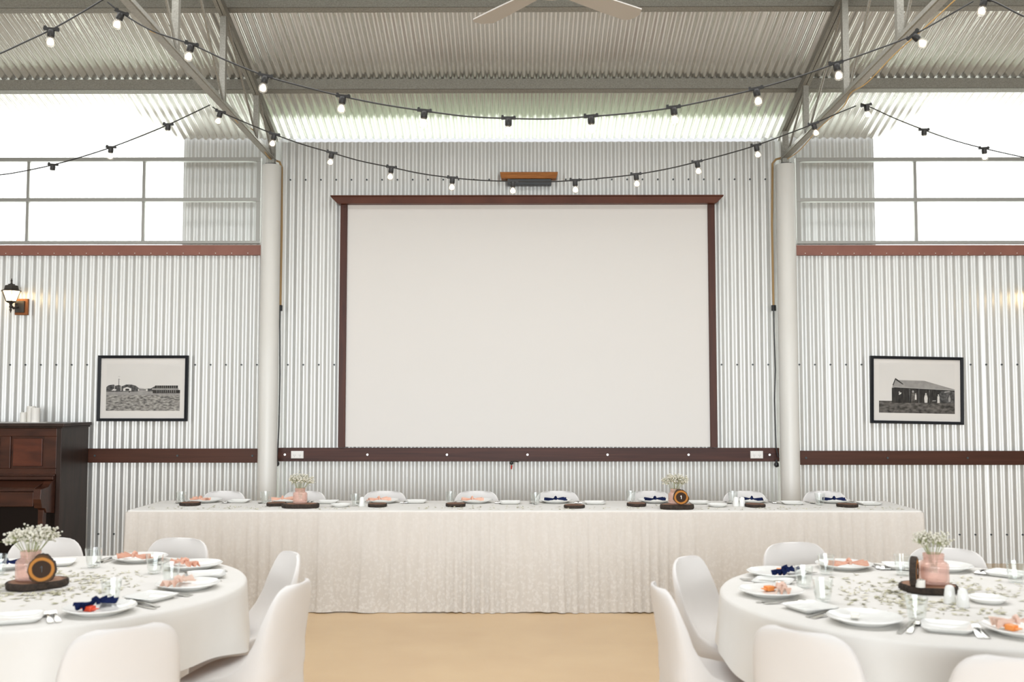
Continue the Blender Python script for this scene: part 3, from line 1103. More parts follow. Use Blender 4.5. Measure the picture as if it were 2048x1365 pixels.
festoon('string of bulbs in the top right corner, right of the truss', 5.9, 5.6, [(1952, -4), (1985, 2), (2048, 33), (2120, 62), (2300, 110), (2500, 140)], [(1969, 0), (2130, 0)])

# ---- yellow cable loosely tied along the bottom chords
for nm, X, pts in (('left', CLX, [(275, 52), (300, 66), (333, 78), (345, 92)]), ('right', CRX, [(1908, 0), (1870, 38), (1835, 62)])):
    pass
for lab, X, pts in (('tan cable looped along the left truss', CLX, [(300, 62), (333, 79), (380, 130), (436, 190), (450, 205), (475, 245), (508, 262), (530, 305), (545, 322)]),
                    ('tan cable looped along the right truss', CRX, [(1910, 0), (1850, 55), (1790, 108), (1735, 165), (1702, 186), (1685, 215), (1640, 255), (1600, 300), (1575, 318)])):
    mb = MB()
    mb.tube(smooth_path([atx(px, py, X) for px, py in pts]), 0.0045, 6)
    tag(obj('tied_cable', mb, M['yellow_cable']), lab, 'cable')

# ---- ceiling fan
fc = Vector((0.195, 5.62, 3.962))
t = thing('ceiling_fan', 'pale four blade ceiling fan, blade tips at the top edge', 'ceiling fan', fc)
mb = MB()
mb.lathe([(0, -0.05), (0.09, -0.045), (0.11, -0.01), (0.10, 0.06), (0.03, 0.08), (0.014, 0.1), (0.014, roofz(fc.y) - fc.z - 0.14), (0.05, roofz(fc.y) - fc.z - 0.12), (0.05, roofz(fc.y) - fc.z - 0.06), (0, roofz(fc.y) - fc.z - 0.06)], 24)
obj('motor', mb, M['fan_white'], t)
for k in range(4):
    a = R(38.5 + 90 * k)
    mb = MB()
    # blade along +x with a slight pitch, wider to the tip
    prof = [(0.10, 0.05), (0.2, 0.065), (0.45, 0.078), (0.66, 0.082), (0.69, 0.06), (0.70, 0.03)]
    up, lo = [], []
    for x, w_ in prof:
        up.append((x, w_)); lo.append((x, -w_ * (0.95 if x < 0.68 else 0.6)))
    ol = up + lo[::-1]
    n = len(ol)
    vs = [(x, y, 0.004) for x, y in ol] + [(x, y, -0.004) for x, y in ol]
    fs = [tuple(range(n)), tuple(range(2 * n - 1, n - 1, -1))] + [(i, i + n, (i + 1) % n + n, (i + 1) % n) for i in range(n)]
    mt = Matrix.Rotation(a, 4, 'Z') @ Matrix.Rotation(R(-6), 4, 'X')
    mb.add(vs, fs, 0, mt)
    obj('blade', mb, M['fan_white'], t, smooth=0)

# ================================================================== PIANO
PXR = aty(176, 900, WY - 0.06).x          # right side of the case
PYF = 9.17                                 # front of the case
PYB = WY - 0.055
PZ = aty(160, 846, 9.45).z
t = thing('upright_piano', 'old dark mahogany upright piano against the left wall', 'piano', (PXR - 0.75, (PYF + PYB) / 2, 0))
ox, oy = PXR - 0.75, (PYF + PYB) / 2
LN = 1.48                                   # case length
def pp(name, mat, *boxes, bevel=0.004):
    mb = MB()
    for x0, x1, y0, y1, z0, z1 in boxes:
        mb.span(PXR + x0 - ox, PXR + x1 - ox, y0 - oy, y1 - oy, z0, z1)
    return obj(name, mb, M[mat], t, smooth=0, bevel=bevel)


pp('side_panel', 'piano_dark', (-0.045, 0, PYF, PYB, 0.0, PZ - 0.03))
pp('side_panel', 'piano_dark', (-LN, -LN + 0.045, PYF, PYB, 0.0, PZ - 0.03))
pp('back_panel', 'piano_black', (-LN + 0.045, -0.045, PYB - 0.03, PYB, 0.05, PZ - 0.03))
pp('top_lid', 'piano_dark', (-LN - 0.03, 0.03, PYF - 0.03, PYB, PZ - 0.03, PZ), (-LN - 0.015, 0.015, PYF - 0.016, PYB, PZ - 0.045, PZ - 0.03))
up = pp('upper_front_panel', 'piano', (-LN + 0.045, -0.045, PYF + 0.02, PYF + 0.045, 0.80, PZ - 0.045), (-LN + 0.045, -0.045, PYF, PYF + 0.02, PZ - 0.12, PZ - 0.045),
        (-LN + 0.045, -0.045, PYF, PYF + 0.02, 0.90, 0.955), (-0.16, -0.045, PYF, PYF + 0.02, 0.955, PZ - 0.12), (-0.56, -0.47, PYF, PYF + 0.02, 0.955, PZ - 0.12), (-1.0, -0.92, PYF, PYF + 0.02, 0.955, PZ - 0.12), (-LN + .045, -LN + .16, PYF, PYF + 0.02, 0.955, PZ - 0.12))
for a, b in ((-0.45, -0.18), (-0.90, -0.58), (-1.30, -1.02)):
    pp('inset_panel', 'piano_panel', (a, b, PYF + 0.008, PYF + 0.022, 0.975, PZ - 0.14))
pp('music_ledge', 'piano', (-LN + 0.045, -0.045, PYF - 0.05, PYF + 0.02, 0.855, 0.885), (-LN + 0.045, -0.045, PYF - 0.025, PYF + 0.02, 0.885, 0.905))
AY = PYF - 0.27
mb = MB()     # fallboard: sloping, then the key slip
mb.prismx([(PYF - 0.02 - oy, 0.85), (PYF - 0.24 - oy, 0.80), (PYF - 0.26 - oy, 0.785), (PYF - 0.26 - oy, 0.765), (PYF + 0.02 - oy, 0.765)], PXR - LN + 0.10 - ox, PXR - 0.115 - ox)
obj('fallboard', mb, M['piano'], t, smooth=0, bevel=0.004)
pp('key_slip', 'piano', (-LN + 0.10, -0.115, AY, PYF - 0.02, 0.635, 0.763))
for s0 in (-0.115, -LN + 0.045):
    mb = MB()
    pr = [(PYF - oy, 0.86), (PYF - 0.08 - oy, 0.84), (PYF - 0.14 - oy, 0.80), (AY - oy, 0.79), (AY - 0.01 - oy, 0.70), (AY + 0.02 - oy, 0.62), (AY + 0.08 - oy, 0.61), (AY + 0.11 - oy, 0.57), (PYF - oy, 0.55)]
    mb.prismx(pr, PXR + s0 - ox, PXR + s0 + 0.07 - ox)
    obj('arm', mb, M['piano'], t, smooth=0, bevel=0.004)
for s0 in (-0.105, -LN + 0.055):
    mb = MB()
    x = PXR + s0 + 0.025 - ox
    mb.prismx([(AY + 0.07 - oy, 0.60), (AY + 0.075 - oy, 0.1), (AY + 0.06 - oy, 0.0), (AY + 0.13 - oy, 0.0), (AY + 0.125 - oy, 0.1), (AY + 0.13 - oy, 0.60)], x - 0.025, x + 0.025)
    obj('leg', mb, M['piano'], t, smooth=0, bevel=0.004)
pp('lower_panel', 'piano_black', (-LN + 0.045, -0.045, PYF + 0.03, PYF + 0.05, 0.12, 0.765))
pp('plinth', 'piano_dark', (-LN + 0.03, -0.02, PYF - 0.01, PYF + 0.05, 0.0, 0.12))

mb = MB()
mb.span(-0.8, 0.52, -0.14, 0.14, 0, 0.004)
o = obj('piano_runner', mb, M['runner'], loc=(ox - 0.0, oy + 0.02, PZ + 0.0005))
tag(o, 'thin white cloth runner on the piano lid', 'runner')
for px, y, r, hgt, lab in ((46.5, 9.5, 0.029, 0.095, 'short thick white candle on the piano, leftmost of three'),
                           (62, 9.55, 0.041, 0.152, 'tallest white candle on the piano, middle of three'),
                           (70.5, 9.44, 0.040, 0.138, 'thick white candle on the piano, rightmost of three')):
    t = thing('candle', lab, 'candle', (aty(px, 840, y).x, y, PZ + 0.0045), 0, 'candles on the piano')
    mb = MB(); mb.lathe([(r, 0), (r, hgt - 0.006), (r - 0.006, hgt), (r * 0.6, hgt - 0.006), (0, hgt - 0.008)], 24)
    obj('wax', mb, M['wax'], t)
    mb = MB(); mb.tube([(0, 0, hgt - 0.009), (0.001, 0, hgt + 0.008)], 0.0015, 5)
    obj('wick', mb, M['steel_dark'], t)

# ================================================================== HEAD TABLE
TZ = 0.75
fl, fr_ = atz(254, 1021, TZ), atz(1849, 1023, TZ)
TY0 = (fl.y + fr_.y) / 2
TX0, TX1 = fl.x, fr_.x
TY1 = TY0 + 0.76
t = thing('head_table', 'long white clothed head table with a pleated lace skirt', 'table', ((TX0 + TX1) / 2, (TY0 + TY1) / 2, 0))
hx, hy = (TX1 - TX0) / 2, (TY1 - TY0) / 2
mb = MB()
mb.span(-hx + 0.02, hx - 0.02, -hy + 0.02, hy - 0.02, TZ - 0.03, TZ - 0.006)
obj('table_board', mb, M['pine'], t, smooth=0)
# cloth over the top with soft edge
mb = MB()
nx, prof = 200, [(0.0, 0.0), (0.006, -0.001), (0.012, -0.006), (0.014, -0.014), (0.014, -0.03)]
vs, fs = [], []
loop = []
def rrect(off):
    pts = []
    rr = 0.03
    for cx_, cy_, a0 in ((hx - rr, hy - rr, 0), (-hx + rr, hy - rr, 90), (-hx + rr, -hy + rr, 180), (hx - rr, -hy + rr, 270)):
        for k in range(7):
            a = R(a0 + 15 * k)
            pts.append((cx_ + (rr + off) * math.cos(a), cy_ + (rr + off) * math.sin(a)))
    return pts
rings = [[(x, y, TZ + dz) for x, y in rrect(off - 0.014)] for off, dz in prof]
n = len(rings[0])
for r_ in rings:
    vs += r_
fs.append(tuple(range(n)))
for i in range(len(rings) - 1):
    for k in range(n):
        k2 = (k + 1) % n
        fs.append((i * n + k, (i + 1) * n + k, (i + 1) * n + k2, i * n + k2))
mb.add(vs, fs)
obj('tablecloth', mb, M['cloth'], t)
# pleated lace skirt down to the floor, front and both ends
mb = MB()
per = []
step = 0.007
y_ = hy
while y_ > -hy:
    per.append((-hx, y_, -1, 0)); y_ -= step
x_ = -hx
while x_ < hx:
    per.append((x_, -hy, 0, -1)); x_ += step
y_ = -hy
while y_ < hy:
    per.append((hx, y_, 1, 0)); y_ += step
rr = random.Random(3)
ph = 0.0
NV = 10
phases = []
fr = 62.0
for i in range(len(per)):
    ph += step * fr * (1 + 0.5 * math.sin(i * 0.031) + 0.35 * math.sin(i * 0.0117 + 1.3))
    phases.append(ph)
vs, fs = [], []
for i, (x, y, nx_, ny_) in enumerate(per):
    big = 0.5 + 0.5 * math.sin(i * 0.045 + 2 * math.sin(i * 0.011))
    for j in range(NV + 1):
        v = j / NV
        amp = (0.002 + 0.0125 * v ** 1.1) * (0.45 + 0.75 * big)
        d = 0.002 + amp * (lambda q_: math.copysign(abs(q_) ** 0.45, q_))(math.sin(phases[i] + 0.6 * v * math.sin(i * 0.02))) + amp + 0.035 * v * v + 0.004 * v * math.sin(i * 0.09)
        z = (TZ - 0.012) * (1 - v) + (0.006 + 0.004 * math.sin(i * 0.06)) * v
        vs.append((x + nx_ * d, y + ny_ * d, z))
for i in range(len(per) - 1):
    for j in range(NV):
        a = i * (NV + 1) + j
        fs.append((a, a + 1, a + NV + 2, a + NV + 1))
mb.add(vs, fs)
obj('lace_skirt', mb, M['lace'], t, smooth=80)

# ================================================================== CHAIRS
def chair_meshes():
    cover = MB()
    NR = 48
    # (z, rear y, front y at middle, forward wrap of the sides at the front, half width, squareness)
    st = [(0.035, -0.245, 0.235, 0.0, 0.225, 5), (0.15, -0.235, 0.228, 0.0, 0.222, 5), (0.30, -0.226, 0.222, 0.0, 0.220, 4.5),
          (0.40, -0.222, 0.222, 0.0, 0.222, 4), (0.428, -0.222, 0.215, 0.0, 0.222, 4), (0.440, -0.222, 0.195, 0.004, 0.221, 4),
          (0.445, -0.222, 0.10, 0.075, 0.220, 4), (0.452, -0.223, 0.0, 0.12, 0.219, 4), (0.468, -0.224, -0.09, 0.12, 0.217, 4),
          (0.50, -0.227, -0.150, 0.09, 0.214, 4), (0.55, -0.232, -0.188, 0.068, 0.210, 4), (0.61, -0.240, -0.212, 0.052, 0.205, 4),
          (0.67, -0.249, -0.226, 0.042, 0.199, 4), (0.72, -0.257, -0.239, 0.030, 0.191, 4), (0.755, -0.263, -0.247, 0.022, 0.180, 4),
          (0.78, -0.267, -0.253, 0.016, 0.165, 4), (0.797, -0.270, -0.257, 0.011, 0.146, 4), (0.808, -0.271, -0.260, 0.006, 0.122, 4), (0.814, -0.270, -0.263, 0.002, 0.092, 4)]
    vs, fs = [], []
    for z, yr, yf, wrap, hw_, sq in st:
        cy_, hy_ = (yr + yf) / 2, (yf - yr) / 2
        for k in range(NR):
            a = 2 * PI * k / NR
            c, s = math.cos(a), math.sin(a)
            x = hw_ * math.copysign(abs(c) ** (2 / sq), c)
            yy = math.copysign(abs(s) ** (2 / sq), s)
            y = cy_ + hy_ * yy
            u = (x / max(hw_, 1e-6)) ** 2
            if z > 0.441:
                y += wrap * u * (0.5 + 0.5 * yy) + 0.030 * u * min(1, (z - 0.44) / 0.1)
            zz_ = z
            if z < 0.04:   # hem lifts between the feet
                zz_ = z + 0.10 * max(0, 1 - abs(c * s) * 2.6)
            vs.append((x, y, zz_))
    for i in range(len(st) - 1):
        for k in range(NR):
            k2 = (k + 1) % NR
            fs.append((i * NR + k, i * NR + k2, (i + 1) * NR + k2, (i + 1) * NR + k))
    e = (len(st) - 1) * NR
    fs.append(tuple(e + k for k in range(NR)))
    cover.add(vs, fs)
    me = cover.mesh('stretch_cover', M['cover'], 180)
    legs = []
    for sx in (-1, 1):
        for sy in (-1, 1):
            b = MB()
            b.tube([(sx * 0.172, sy * 0.185 - 0.005, 0.0), (sx * 0.172, sy * 0.18 - 0.003, 0.40)], [0.011, 0.014], 10)
            legs.append(b.mesh('leg', M['white_plastic']))
    return me, legs


CH_COVER, CH_LEGS = chair_meshes()


def make_chair(label, loc, rz, group):
    t = thing('chair', label, 'chair', loc, rz, group)
    obj('stretch_cover', CH_COVER, None, t)
    for m in CH_LEGS:
        obj('leg', m, None, t)
    return t


def chair_at(px, py, label, group, face, proto=[None]):
    """px, py: middle of the top of the backrest in the picture; face: the point it faces"""
    p = atz(px, py, 0.812)
    d = Vector((face[0] - p.x, face[1] - p.y, 0)).normalized()
    loc = (p.x + d.x * 0.262, p.y + d.y * 0.262, 0)
    rz = math.atan2(d.y, d.x) - PI / 2
    if proto[0] is None:
        proto[0] = make_chair(label, loc, rz, group)
        return proto[0]
    return dup(proto[0], loc, (0, 0, rz), label, group)


ORD = ['first', 'second', 'third', 'fourth', 'fifth', 'sixth', 'seventh', 'eighth']
SEATPX = [451, 611, 770.5, 953.5, 1114, 1297, 1487, 1645.5]
for i, px in enumerate(SEATPX):
    p = atz(px, 983, 0.812)
    where = ['far left behind the long table, the first of its row', 'behind the left pink vase on the long table', 'third from the left behind the long table',
             'fourth from the left behind the long table', 'fifth from the left behind the long table', 'just left of the right pink vase, behind the long table',
             'seventh from the left behind the long table', 'far right behind the long table, in front of the right column'][i]
    chair_at(px, 983, 'white covered chair ' + where, 'chairs behind the long table', (p.x, 5))

TL, TR_ = (-2.13, 4.43), (1.765, 4.22)
TRAD = 0.90
for px, py, lab in ((92, 1077, 'white covered chair behind the left round table, in front of the piano'),
                    (367, 1077, 'white covered chair behind the left round table, in front of the lace skirt'),
                    (592, 1107, 'white covered chair right of the left round table, the farther of two side on'),
                    (604, 1166, 'white covered chair right of the left round table, the nearer of two side on'),
                    (256, 1257, 'white covered chair with its back to us in front of the left round table')):
    chair_at(px, py, lab, 'chairs around the left round table', TL)
for px, py, lab in ((1580, 1086, 'white covered chair behind the right round table, in front of the lace skirt'),
                    (1893, 1097, 'white covered chair behind the pink vase of the right round table'),
                    (1362, 1116, 'white covered chair left of the right round table, the farther of two side on'),
                    (1308, 1172, 'white covered chair left of the right round table, the nearer of two side on'),
                    (1592, 1263, 'white covered chair with its back to us in front of the right round table'),
                    (2045, 1319, 'white covered chair with its back to us, cut off by the lower right corner')):
    chair_at(px, py, lab, 'chairs around the right round table', TR_)

# ================================================================== ROUND TABLES
def round_table(c, side, seed):
    t = thing('round_table', 'round banquet table under a white cloth at the %s' % side, 'table', (c[0], c[1], 0), 0, 'round tables')
    mb = MB(); mb.lathe([(0, TZ - 0.035), (TRAD - 0.01, TZ - 0.035), (TRAD - 0.004, TZ - 0.02), (TRAD - 0.01, TZ - 0.006), (0, TZ - 0.006)], 64)
    obj('table_top', mb, M['pine'], t)
    for k in range(4):
        a = R(45 + 90 * k)
        mb = MB(); mb.tube([(0.45 * math.cos(a), 0.45 * math.sin(a), 0), (0.42 * math.cos(a), 0.42 * math.sin(a), TZ - 0.036)], 0.015, 8)
        obj('leg', mb, M['steel_dark'], t)
    rr = random.Random(seed)
    mb = MB()
    NA = 360
    folds = [(rr.uniform(0, 2 * PI), rr.choice((9, 11, 13, 16, 21, 5)), rr.uniform(0.4, 1)) for _ in range(6)]
    prof = [(0.0, 0.0), (0.5, 0.0), (0.80, 0.0), (TRAD - 0.012, 0.0), (TRAD - 0.002, -0.003), (TRAD + 0.005, -0.012)]
    vs, fs = [], []
    ND = 10
    rows = len(prof) + ND
    for i in range(rows):
        for k in range(NA):
            a = 2 * PI * k / NA
            if i < len(prof):
                r, z = prof[i][0], TZ + prof[i][1]
            else:
                v = (i - len(prof) + 1) / ND
                drop = 0.245 + 0.03 * math.sin(4 * a + seed) + 0.012 * math.sin(7 * a)
                w_ = sum(am * math.sin(n_ * a + p_) for p_, n_, am in folds) / 3
                r = TRAD + 0.006 + v * 0.010 + (0.045 * w_) * v ** 1.3 + 0.012 * v
                z = TZ - 0.012 - drop * v
            vs.append((r * math.cos(a), r * math.sin(a), z))
    for i in range(rows - 1):
        for k in range(NA):
            k2 = (k + 1) % NA
            fs.append((i * NA + k, i * NA + k2, (i + 1) * NA + k2, (i + 1) * NA + k))
    mb.add(vs, fs)
    o = obj('tablecloth', mb, M['cloth'], loc=(c[0], c[1], 0), smooth=50)
    tag(o, 'white cloth draped over the round table at the %s' % side, 'tablecloth', 'round tablecloths')


round_table(TL, 'left', 1)
round_table(TR_, 'right', 5)

# ================================================================== TABLEWARE
Z = TZ + 0.0008
# meshes shared by copies
mb = MB(); mb.lathe([(0, 0), (0.085, 0.0), (0.09, 0.003), (0.108, 0.012), (0.134, 0.022), (0.136, 0.0245), (0.133, 0.026), (0.108, 0.016), (0.088, 0.0085), (0, 0.0075)], 48)
PLATE = mb.mesh('dinner_plate', M['china'])
mb = MB(); mb.lathe([(0, 0), (0.055, 0.0), (0.06, 0.003), (0.078, 0.018), (0.080, 0.020), (0.077, 0.0205), (0.058, 0.007), (0, 0.006)], 40)
DISH = mb.mesh('butter_dish', M['china'])


def sq_prof():
    mb = MB()
    rings = [(0.060, 0.0), (0.068, 0.002), (0.083, 0.016), (0.085, 0.018), (0.082, 0.0185), (0.064, 0.0065), (0.0, 0.006)]
    NS = 40
    vs, fs = [], []
    for r, z in rings:
        for k in range(NS):
            a = 2 * PI * k / NS
            c, s = math.cos(a), math.sin(a)
            q = (abs(c) ** 9 + abs(s) ** 9) ** (-1 / 9)
            vs.append((r * q * c, r * q * s, z))
    fs.append(tuple(range(NS)))
    for i in range(len(rings) - 1):
        for k in range(NS):
            k2 = (k + 1) % NS
            fs.append((i * NS + k, i * NS + k2, (i + 1) * NS + k2, (i + 1) * NS + k))
    mb.add(vs, fs)
    return mb.mesh('square_plate', M['china'])


SQUARE = sq_prof()
# faceted tumbler
def facet(a, r, z):
    if z < 0.062:
        s = a % (2 * PI / 9)
        return r * (1 - 0.05 * (math.cos(PI * s / (2 * PI / 9) * 2 - PI) * 0.5 + 0.5))
    return r
mb = MB()
mb.lathe([(0, 0.001), (0.026, 0.0), (0.030, 0.004), (0.034, 0.03), (0.0375, 0.062), (0.0385, 0.070), (0.041, 0.092), (0.0395, 0.093), (0.0365, 0.070), (0.031, 0.03), (0.027, 0.012), (0, 0.010)], 54, 0, None, facet)
TUMBLER = mb.mesh('tumbler', M['tumbler'], 25)


def flat_strip(pts, th=0.002, zf=None):
    """pts: (x along, half width, z)"""
    mb = MB()
    vs, fs = [], []
    for x, w_, z in pts:
        vs += [(x, w_, z), (x, -w_, z), (x, w_, z - th), (x, -w_, z - th)]
    for i in range(len(pts) - 1):
        a, b = 4 * i, 4 * i + 4
        fs += [(a, b, b + 1, a + 1), (a + 2, a + 3, b + 3, b + 2), (a, a + 2, b + 2, b), (a + 1, b + 1, b + 3, a + 3)]
    fs += [(0, 1, 3, 2), (len(vs) - 4, len(vs) - 2, len(vs) - 1, len(vs) - 3)]
    mb.add(vs, fs)
    return mb


f = flat_strip([(-0.10, 0.008, 0.003), (-0.095, 0.0105, 0.003), (-0.06, 0.009, 0.006), (-0.01, 0.0045, 0.011), (0.03, 0.005, 0.011), (0.045, 0.012, 0.007), (0.058, 0.013, 0.005)])
for k in range(4):
    y = -0.0105 + 0.007 * k
    f.bar((0.056, y, 0.004), (0.098, y * 0.95, 0.009), 0.0030, 0.002)
FORK = f.mesh('fork', M['silver'])
f = flat_strip([(-0.11, 0.007, 0.003), (-0.105, 0.009, 0.003), (-0.05, 0.0085, 0.004), (0.0, 0.0065, 0.004), (0.01, 0.009, 0.003), (0.09, 0.010, 0.003), (0.105, 0.006, 0.003), (0.113, 0.001, 0.003)], 0.002)
KNIFE = f.mesh('knife', M['silver'])
f = flat_strip([(-0.10, 0.008, 0.003), (-0.095, 0.0105, 0.003), (-0.06, 0.009, 0.006), (-0.01, 0.0045, 0.011), (0.04, 0.005, 0.010)])
f.sphere((0.067, 0, 0.008), 0.03, 16, 0, (1.0, 0.66, 0.2))
SPOON = f.mesh('spoon', M['silver'])
mb = MB(); mb.lathe([(0, 0), (0.024, 0.0), (0.0255, 0.004), (0.018, 0.062), (0.014, 0.07), (0.006, 0.0735), (0, 0.074)], 24)
SHAKER = mb.mesh('salt_shaker', M['china'])


def simple(name, mesh, label, cat, loc, rz=0, group=None):
    return tag(obj(name, mesh, None, loc=loc, rot=(0, 0, rz)), label, cat, group)


def napkin_mesh(seed, mat):
    """tied bow of fabric: two loops, a knot, two tails"""
    q = random.Random(seed)
    mb = MB()
    NU, NV = 26, 12
    p1, p2, p3 = q.uniform(0, 6), q.uniform(0, 6), q.uniform(0, 6)
    for side in (0, 1):
        vs, fs = [], []
        for i in range(NU + 1):
            u = -1 + 2 * i / NU
            hw_ = 0.011 + 0.030 * abs(u) ** 0.9
            for j in range(NV + 1):
                v = -1 + 2 * j / NV
                x = 0.078 * u + 0.010 * abs(v) * u * abs(u) + 0.004 * math.sin(5 * v + p2)
                y = hw_ * v * (1 - 0.25 * math.sin(3 * u + p3) ** 2) + 0.012 * u * math.sin(p1)
                z = 0.010 + 0.010 * abs(u) * (0.6 + math.sin(7.5 * v + p1 + u)) + 0.008 * math.exp(-(u / 0.16) ** 2) - 0.006 * u * u
                vs.append((x, y, 1.5 * max(0.0, z) - 0.0025 * side))
        for i in range(NU):
            for j in range(NV):
                a = i * (NV + 1) + j
                fs.append((a, a + 1, a + NV + 2, a + NV + 1))
        mb.add(vs, fs)
    mb.tube([(0.0, -0.014, 0.010), (0.0, -0.012, 0.028), (0, 0, 0.034), (0.0, 0.012, 0.028), (0, 0.014, 0.010)], 0.008, 8)
    return mb.mesh('fabric_bow', mat)


def scatter(name, poly, n, seed, label, big=1.0):
    q = random.Random(seed)
    mb = MB()
    k = 0
    tries = 0
    while k < n and tries < n * 30:
        tries += 1
        p = poly(q)
        if p is None:
            continue
        x, y = p
        a = q.uniform(0, 2 * PI)
        l = q.uniform(0.008, 0.017) * big
        w_ = l * q.uniform(0.3, 0.5)
        z0 = Z + q.uniform(0.0003, 0.004)
        t1, t2 = q.uniform(-0.004, 0.006), q.uniform(-.003, .004)
        c, s = math.cos(a), math.sin(a)
        def P(u, v, dz):
            return (x + u * c - v * s, y + u * s + v * c, max(Z + 0.0002, z0 + dz))
        mb.add([P(-l, 0, 0), P(0, w_, t2), P(l, 0, t1), P(0, -w_, 0.001)], [(0, 1, 2, 3)])
        if q.random() < 0.22:   # small sprig
            for r_ in range(3):
                aa = a + q.uniform(-1.2, 1.2)
                c, s = math.cos(aa), math.sin(aa)
                mb.add([P(0, 0, 0.002), P(l * .6, w_ * .6, 0.006), P(l * 1.2, 0, 0.008), P(l * .6, -w_ * .6, 0.004)], [(0, 1, 2, 3)])
        k += 1
    o = tag(obj(name, mb, M['leaf'], smooth=0), label, 'leaves')
    o['kind'] = 'stuff'
    return o


def slab_mesh(name, rx, ry, h, seed, facemat):
    """irregular slice of a log with bark edge; returns bark mesh and cut face mesh"""
    q = random.Random(seed)
    NA = 64
    ph_ = [(q.uniform(0, 6.28), n_, am) for n_, am in ((2, 0.05), (3, 0.045), (5, 0.025), (9, 0.02), (17, 0.012))]
    def rad(a):
        return 1 + sum(am * math.sin(n_ * a + p_) for p_, n_, am in ph_)
    bark = MB()
    vs, fs = [], []
    for i, (zz_, s) in enumerate(((0, 0.95), (h * 0.2, 1.0), (h * 0.8, 1.0), (h, 0.97), (h * 0.985, 0.90))):
        for k in range(NA):
            a = 2 * PI * k / NA
            j = 1 + (0.02 * math.sin(k * 2.4 + i) if 0 < i < 3 else 0)
            vs.append((rx * s * j * rad(a) * math.cos(a), ry * s * j * rad(a) * math.sin(a), zz_))
    fs.append(tuple(range(NA))[::-1])
    for i in range(4):
        for k in range(NA):
            k2 = (k + 1) % NA
            fs.append((i * NA + k, i * NA + k2, (i + 1) * NA + k2, (i + 1) * NA + k))
    bark.add(vs, fs)
    face = MB()
    vs = [(rx * 0.935 * rad(2 * PI * k / NA) * math.cos(2 * PI * k / NA), ry * 0.935 * rad(2 * PI * k / NA) * math.sin(2 * PI * k / NA), h * 0.992) for k in range(NA)]
    face.add(vs, [tuple(range(NA))])
    return bark.mesh('bark', M['bark'], 50), face.mesh('cut_face', facemat, 0)


def slab(name, label, cat, loc, rot, rx, ry, h, seed, facemat, group=None):
    b, f_ = slab_mesh(name, rx, ry, h, seed, facemat)
    t = thing(name, label, cat, loc, 0, group)
    t.rotation_euler = rot
    obj('bark', b, None, t)
    obj('cut_face', f_, None, t)
    return t


def jar(label, loc, s=1.0, rz=0.3):
    t = thing('jar_vase', label, 'vase', loc, rz, 'pink glass jar vases')
    def emb(a, r, z):
        sq = (abs(math.cos(a)) ** 4.5 + abs(math.sin(a)) ** 4.5) ** (-1 / 4.5)
        if z < 0.088:
            r = r * (0.62 + 0.38 * sq) * 1.02
            if 0.012 < z < 0.075:
                r += 0.0012 * math.sin(a * 16 + z * 500) * math.sin(a * 16 - z * 500)
        return r
    mb = MB()
    prof = [(0.0, 0.001), (0.048, 0.0), (0.053, 0.005)]
    prof += [(0.0545, 0.012 + 0.0035 * i) for i in range(18)]
    prof += [(0.053, 0.079), (0.046, 0.087), (0.039, 0.091), (0.038, 0.096), (0.041, 0.099), (0.038, 0.102), (0.041, 0.106), (0.041, 0.118), (0.0385, 0.119), (0.0355, 0.10), (0.040, 0.088), (0.047, 0.078), (0.049, 0.03), (0.046, 0.012), (0, 0.010)]
    prof = [(r * s, z * s) for r, z in prof]
    mb.lathe(prof, 96, 0, None, lambda a, r, z: emb(a, r / s, z / s) * s)
    obj('glass_jar', mb, M['pink_glass'], t, smooth=50)
    return t


def bouquet(label, loc, seed, s=1.0, spread=1.0, n=300):
    q = random.Random(seed)
    t = thing('flower_bouquet', label, 'flowers', loc, 0, 'bunches of small white flowers')
    st = MB(); bl = MB()
    heads = []
    for k in range(26):
        a = q.uniform(0, 2 * PI); r = math.sqrt(q.random()) * 0.085 * spread
        hgt = q.uniform(0.045, 0.075) + 0.03 * (1 - r / 0.085)
        top = Vector((r * math.cos(a), r * math.sin(a), hgt)) * s
        base = Vector((q.uniform(-.015, .015), q.uniform(-.015, .015), -0.09)) * s
        mid = Vector((top.x * 0.35, top.y * 0.35, -0.01 * s))
        st.tube([base, mid, top], 0.0009 * s + 0.0003, 4)
        heads.append((top, mid))
    for k in range(int(n * 1.7)):
        top, mid = heads[q.randrange(len(heads))]
        off = Vector((q.gauss(0, 1), q.gauss(0, 1), q.gauss(0, 0.8))) * 0.014 * s
        p = top + off
        st.tube([top.lerp(mid, 0.3), p], 0.0006, 3, cap=False)
        r = q.uniform(0.0038, 0.0072) * s
        bl.sphere(p, r, 6, 0, (1, 1, 0.8))
    obj('stems', st, M['stem'], t, smooth=0)
    o = obj('blossoms', bl, M['blossom'], t, smooth=60)
    o['kind'] = 'stuff'
    return t


# ---------------- head table settings
BOW_PEACH = [napkin_mesh(k, M['peach']) for k in range(3)]
BOW_NAVY = [napkin_mesh(k + 9, M['navy']) for k in range(3)]
BOW_PALE = [napkin_mesh(k + 19, M['palepeach']) for k in range(3)]

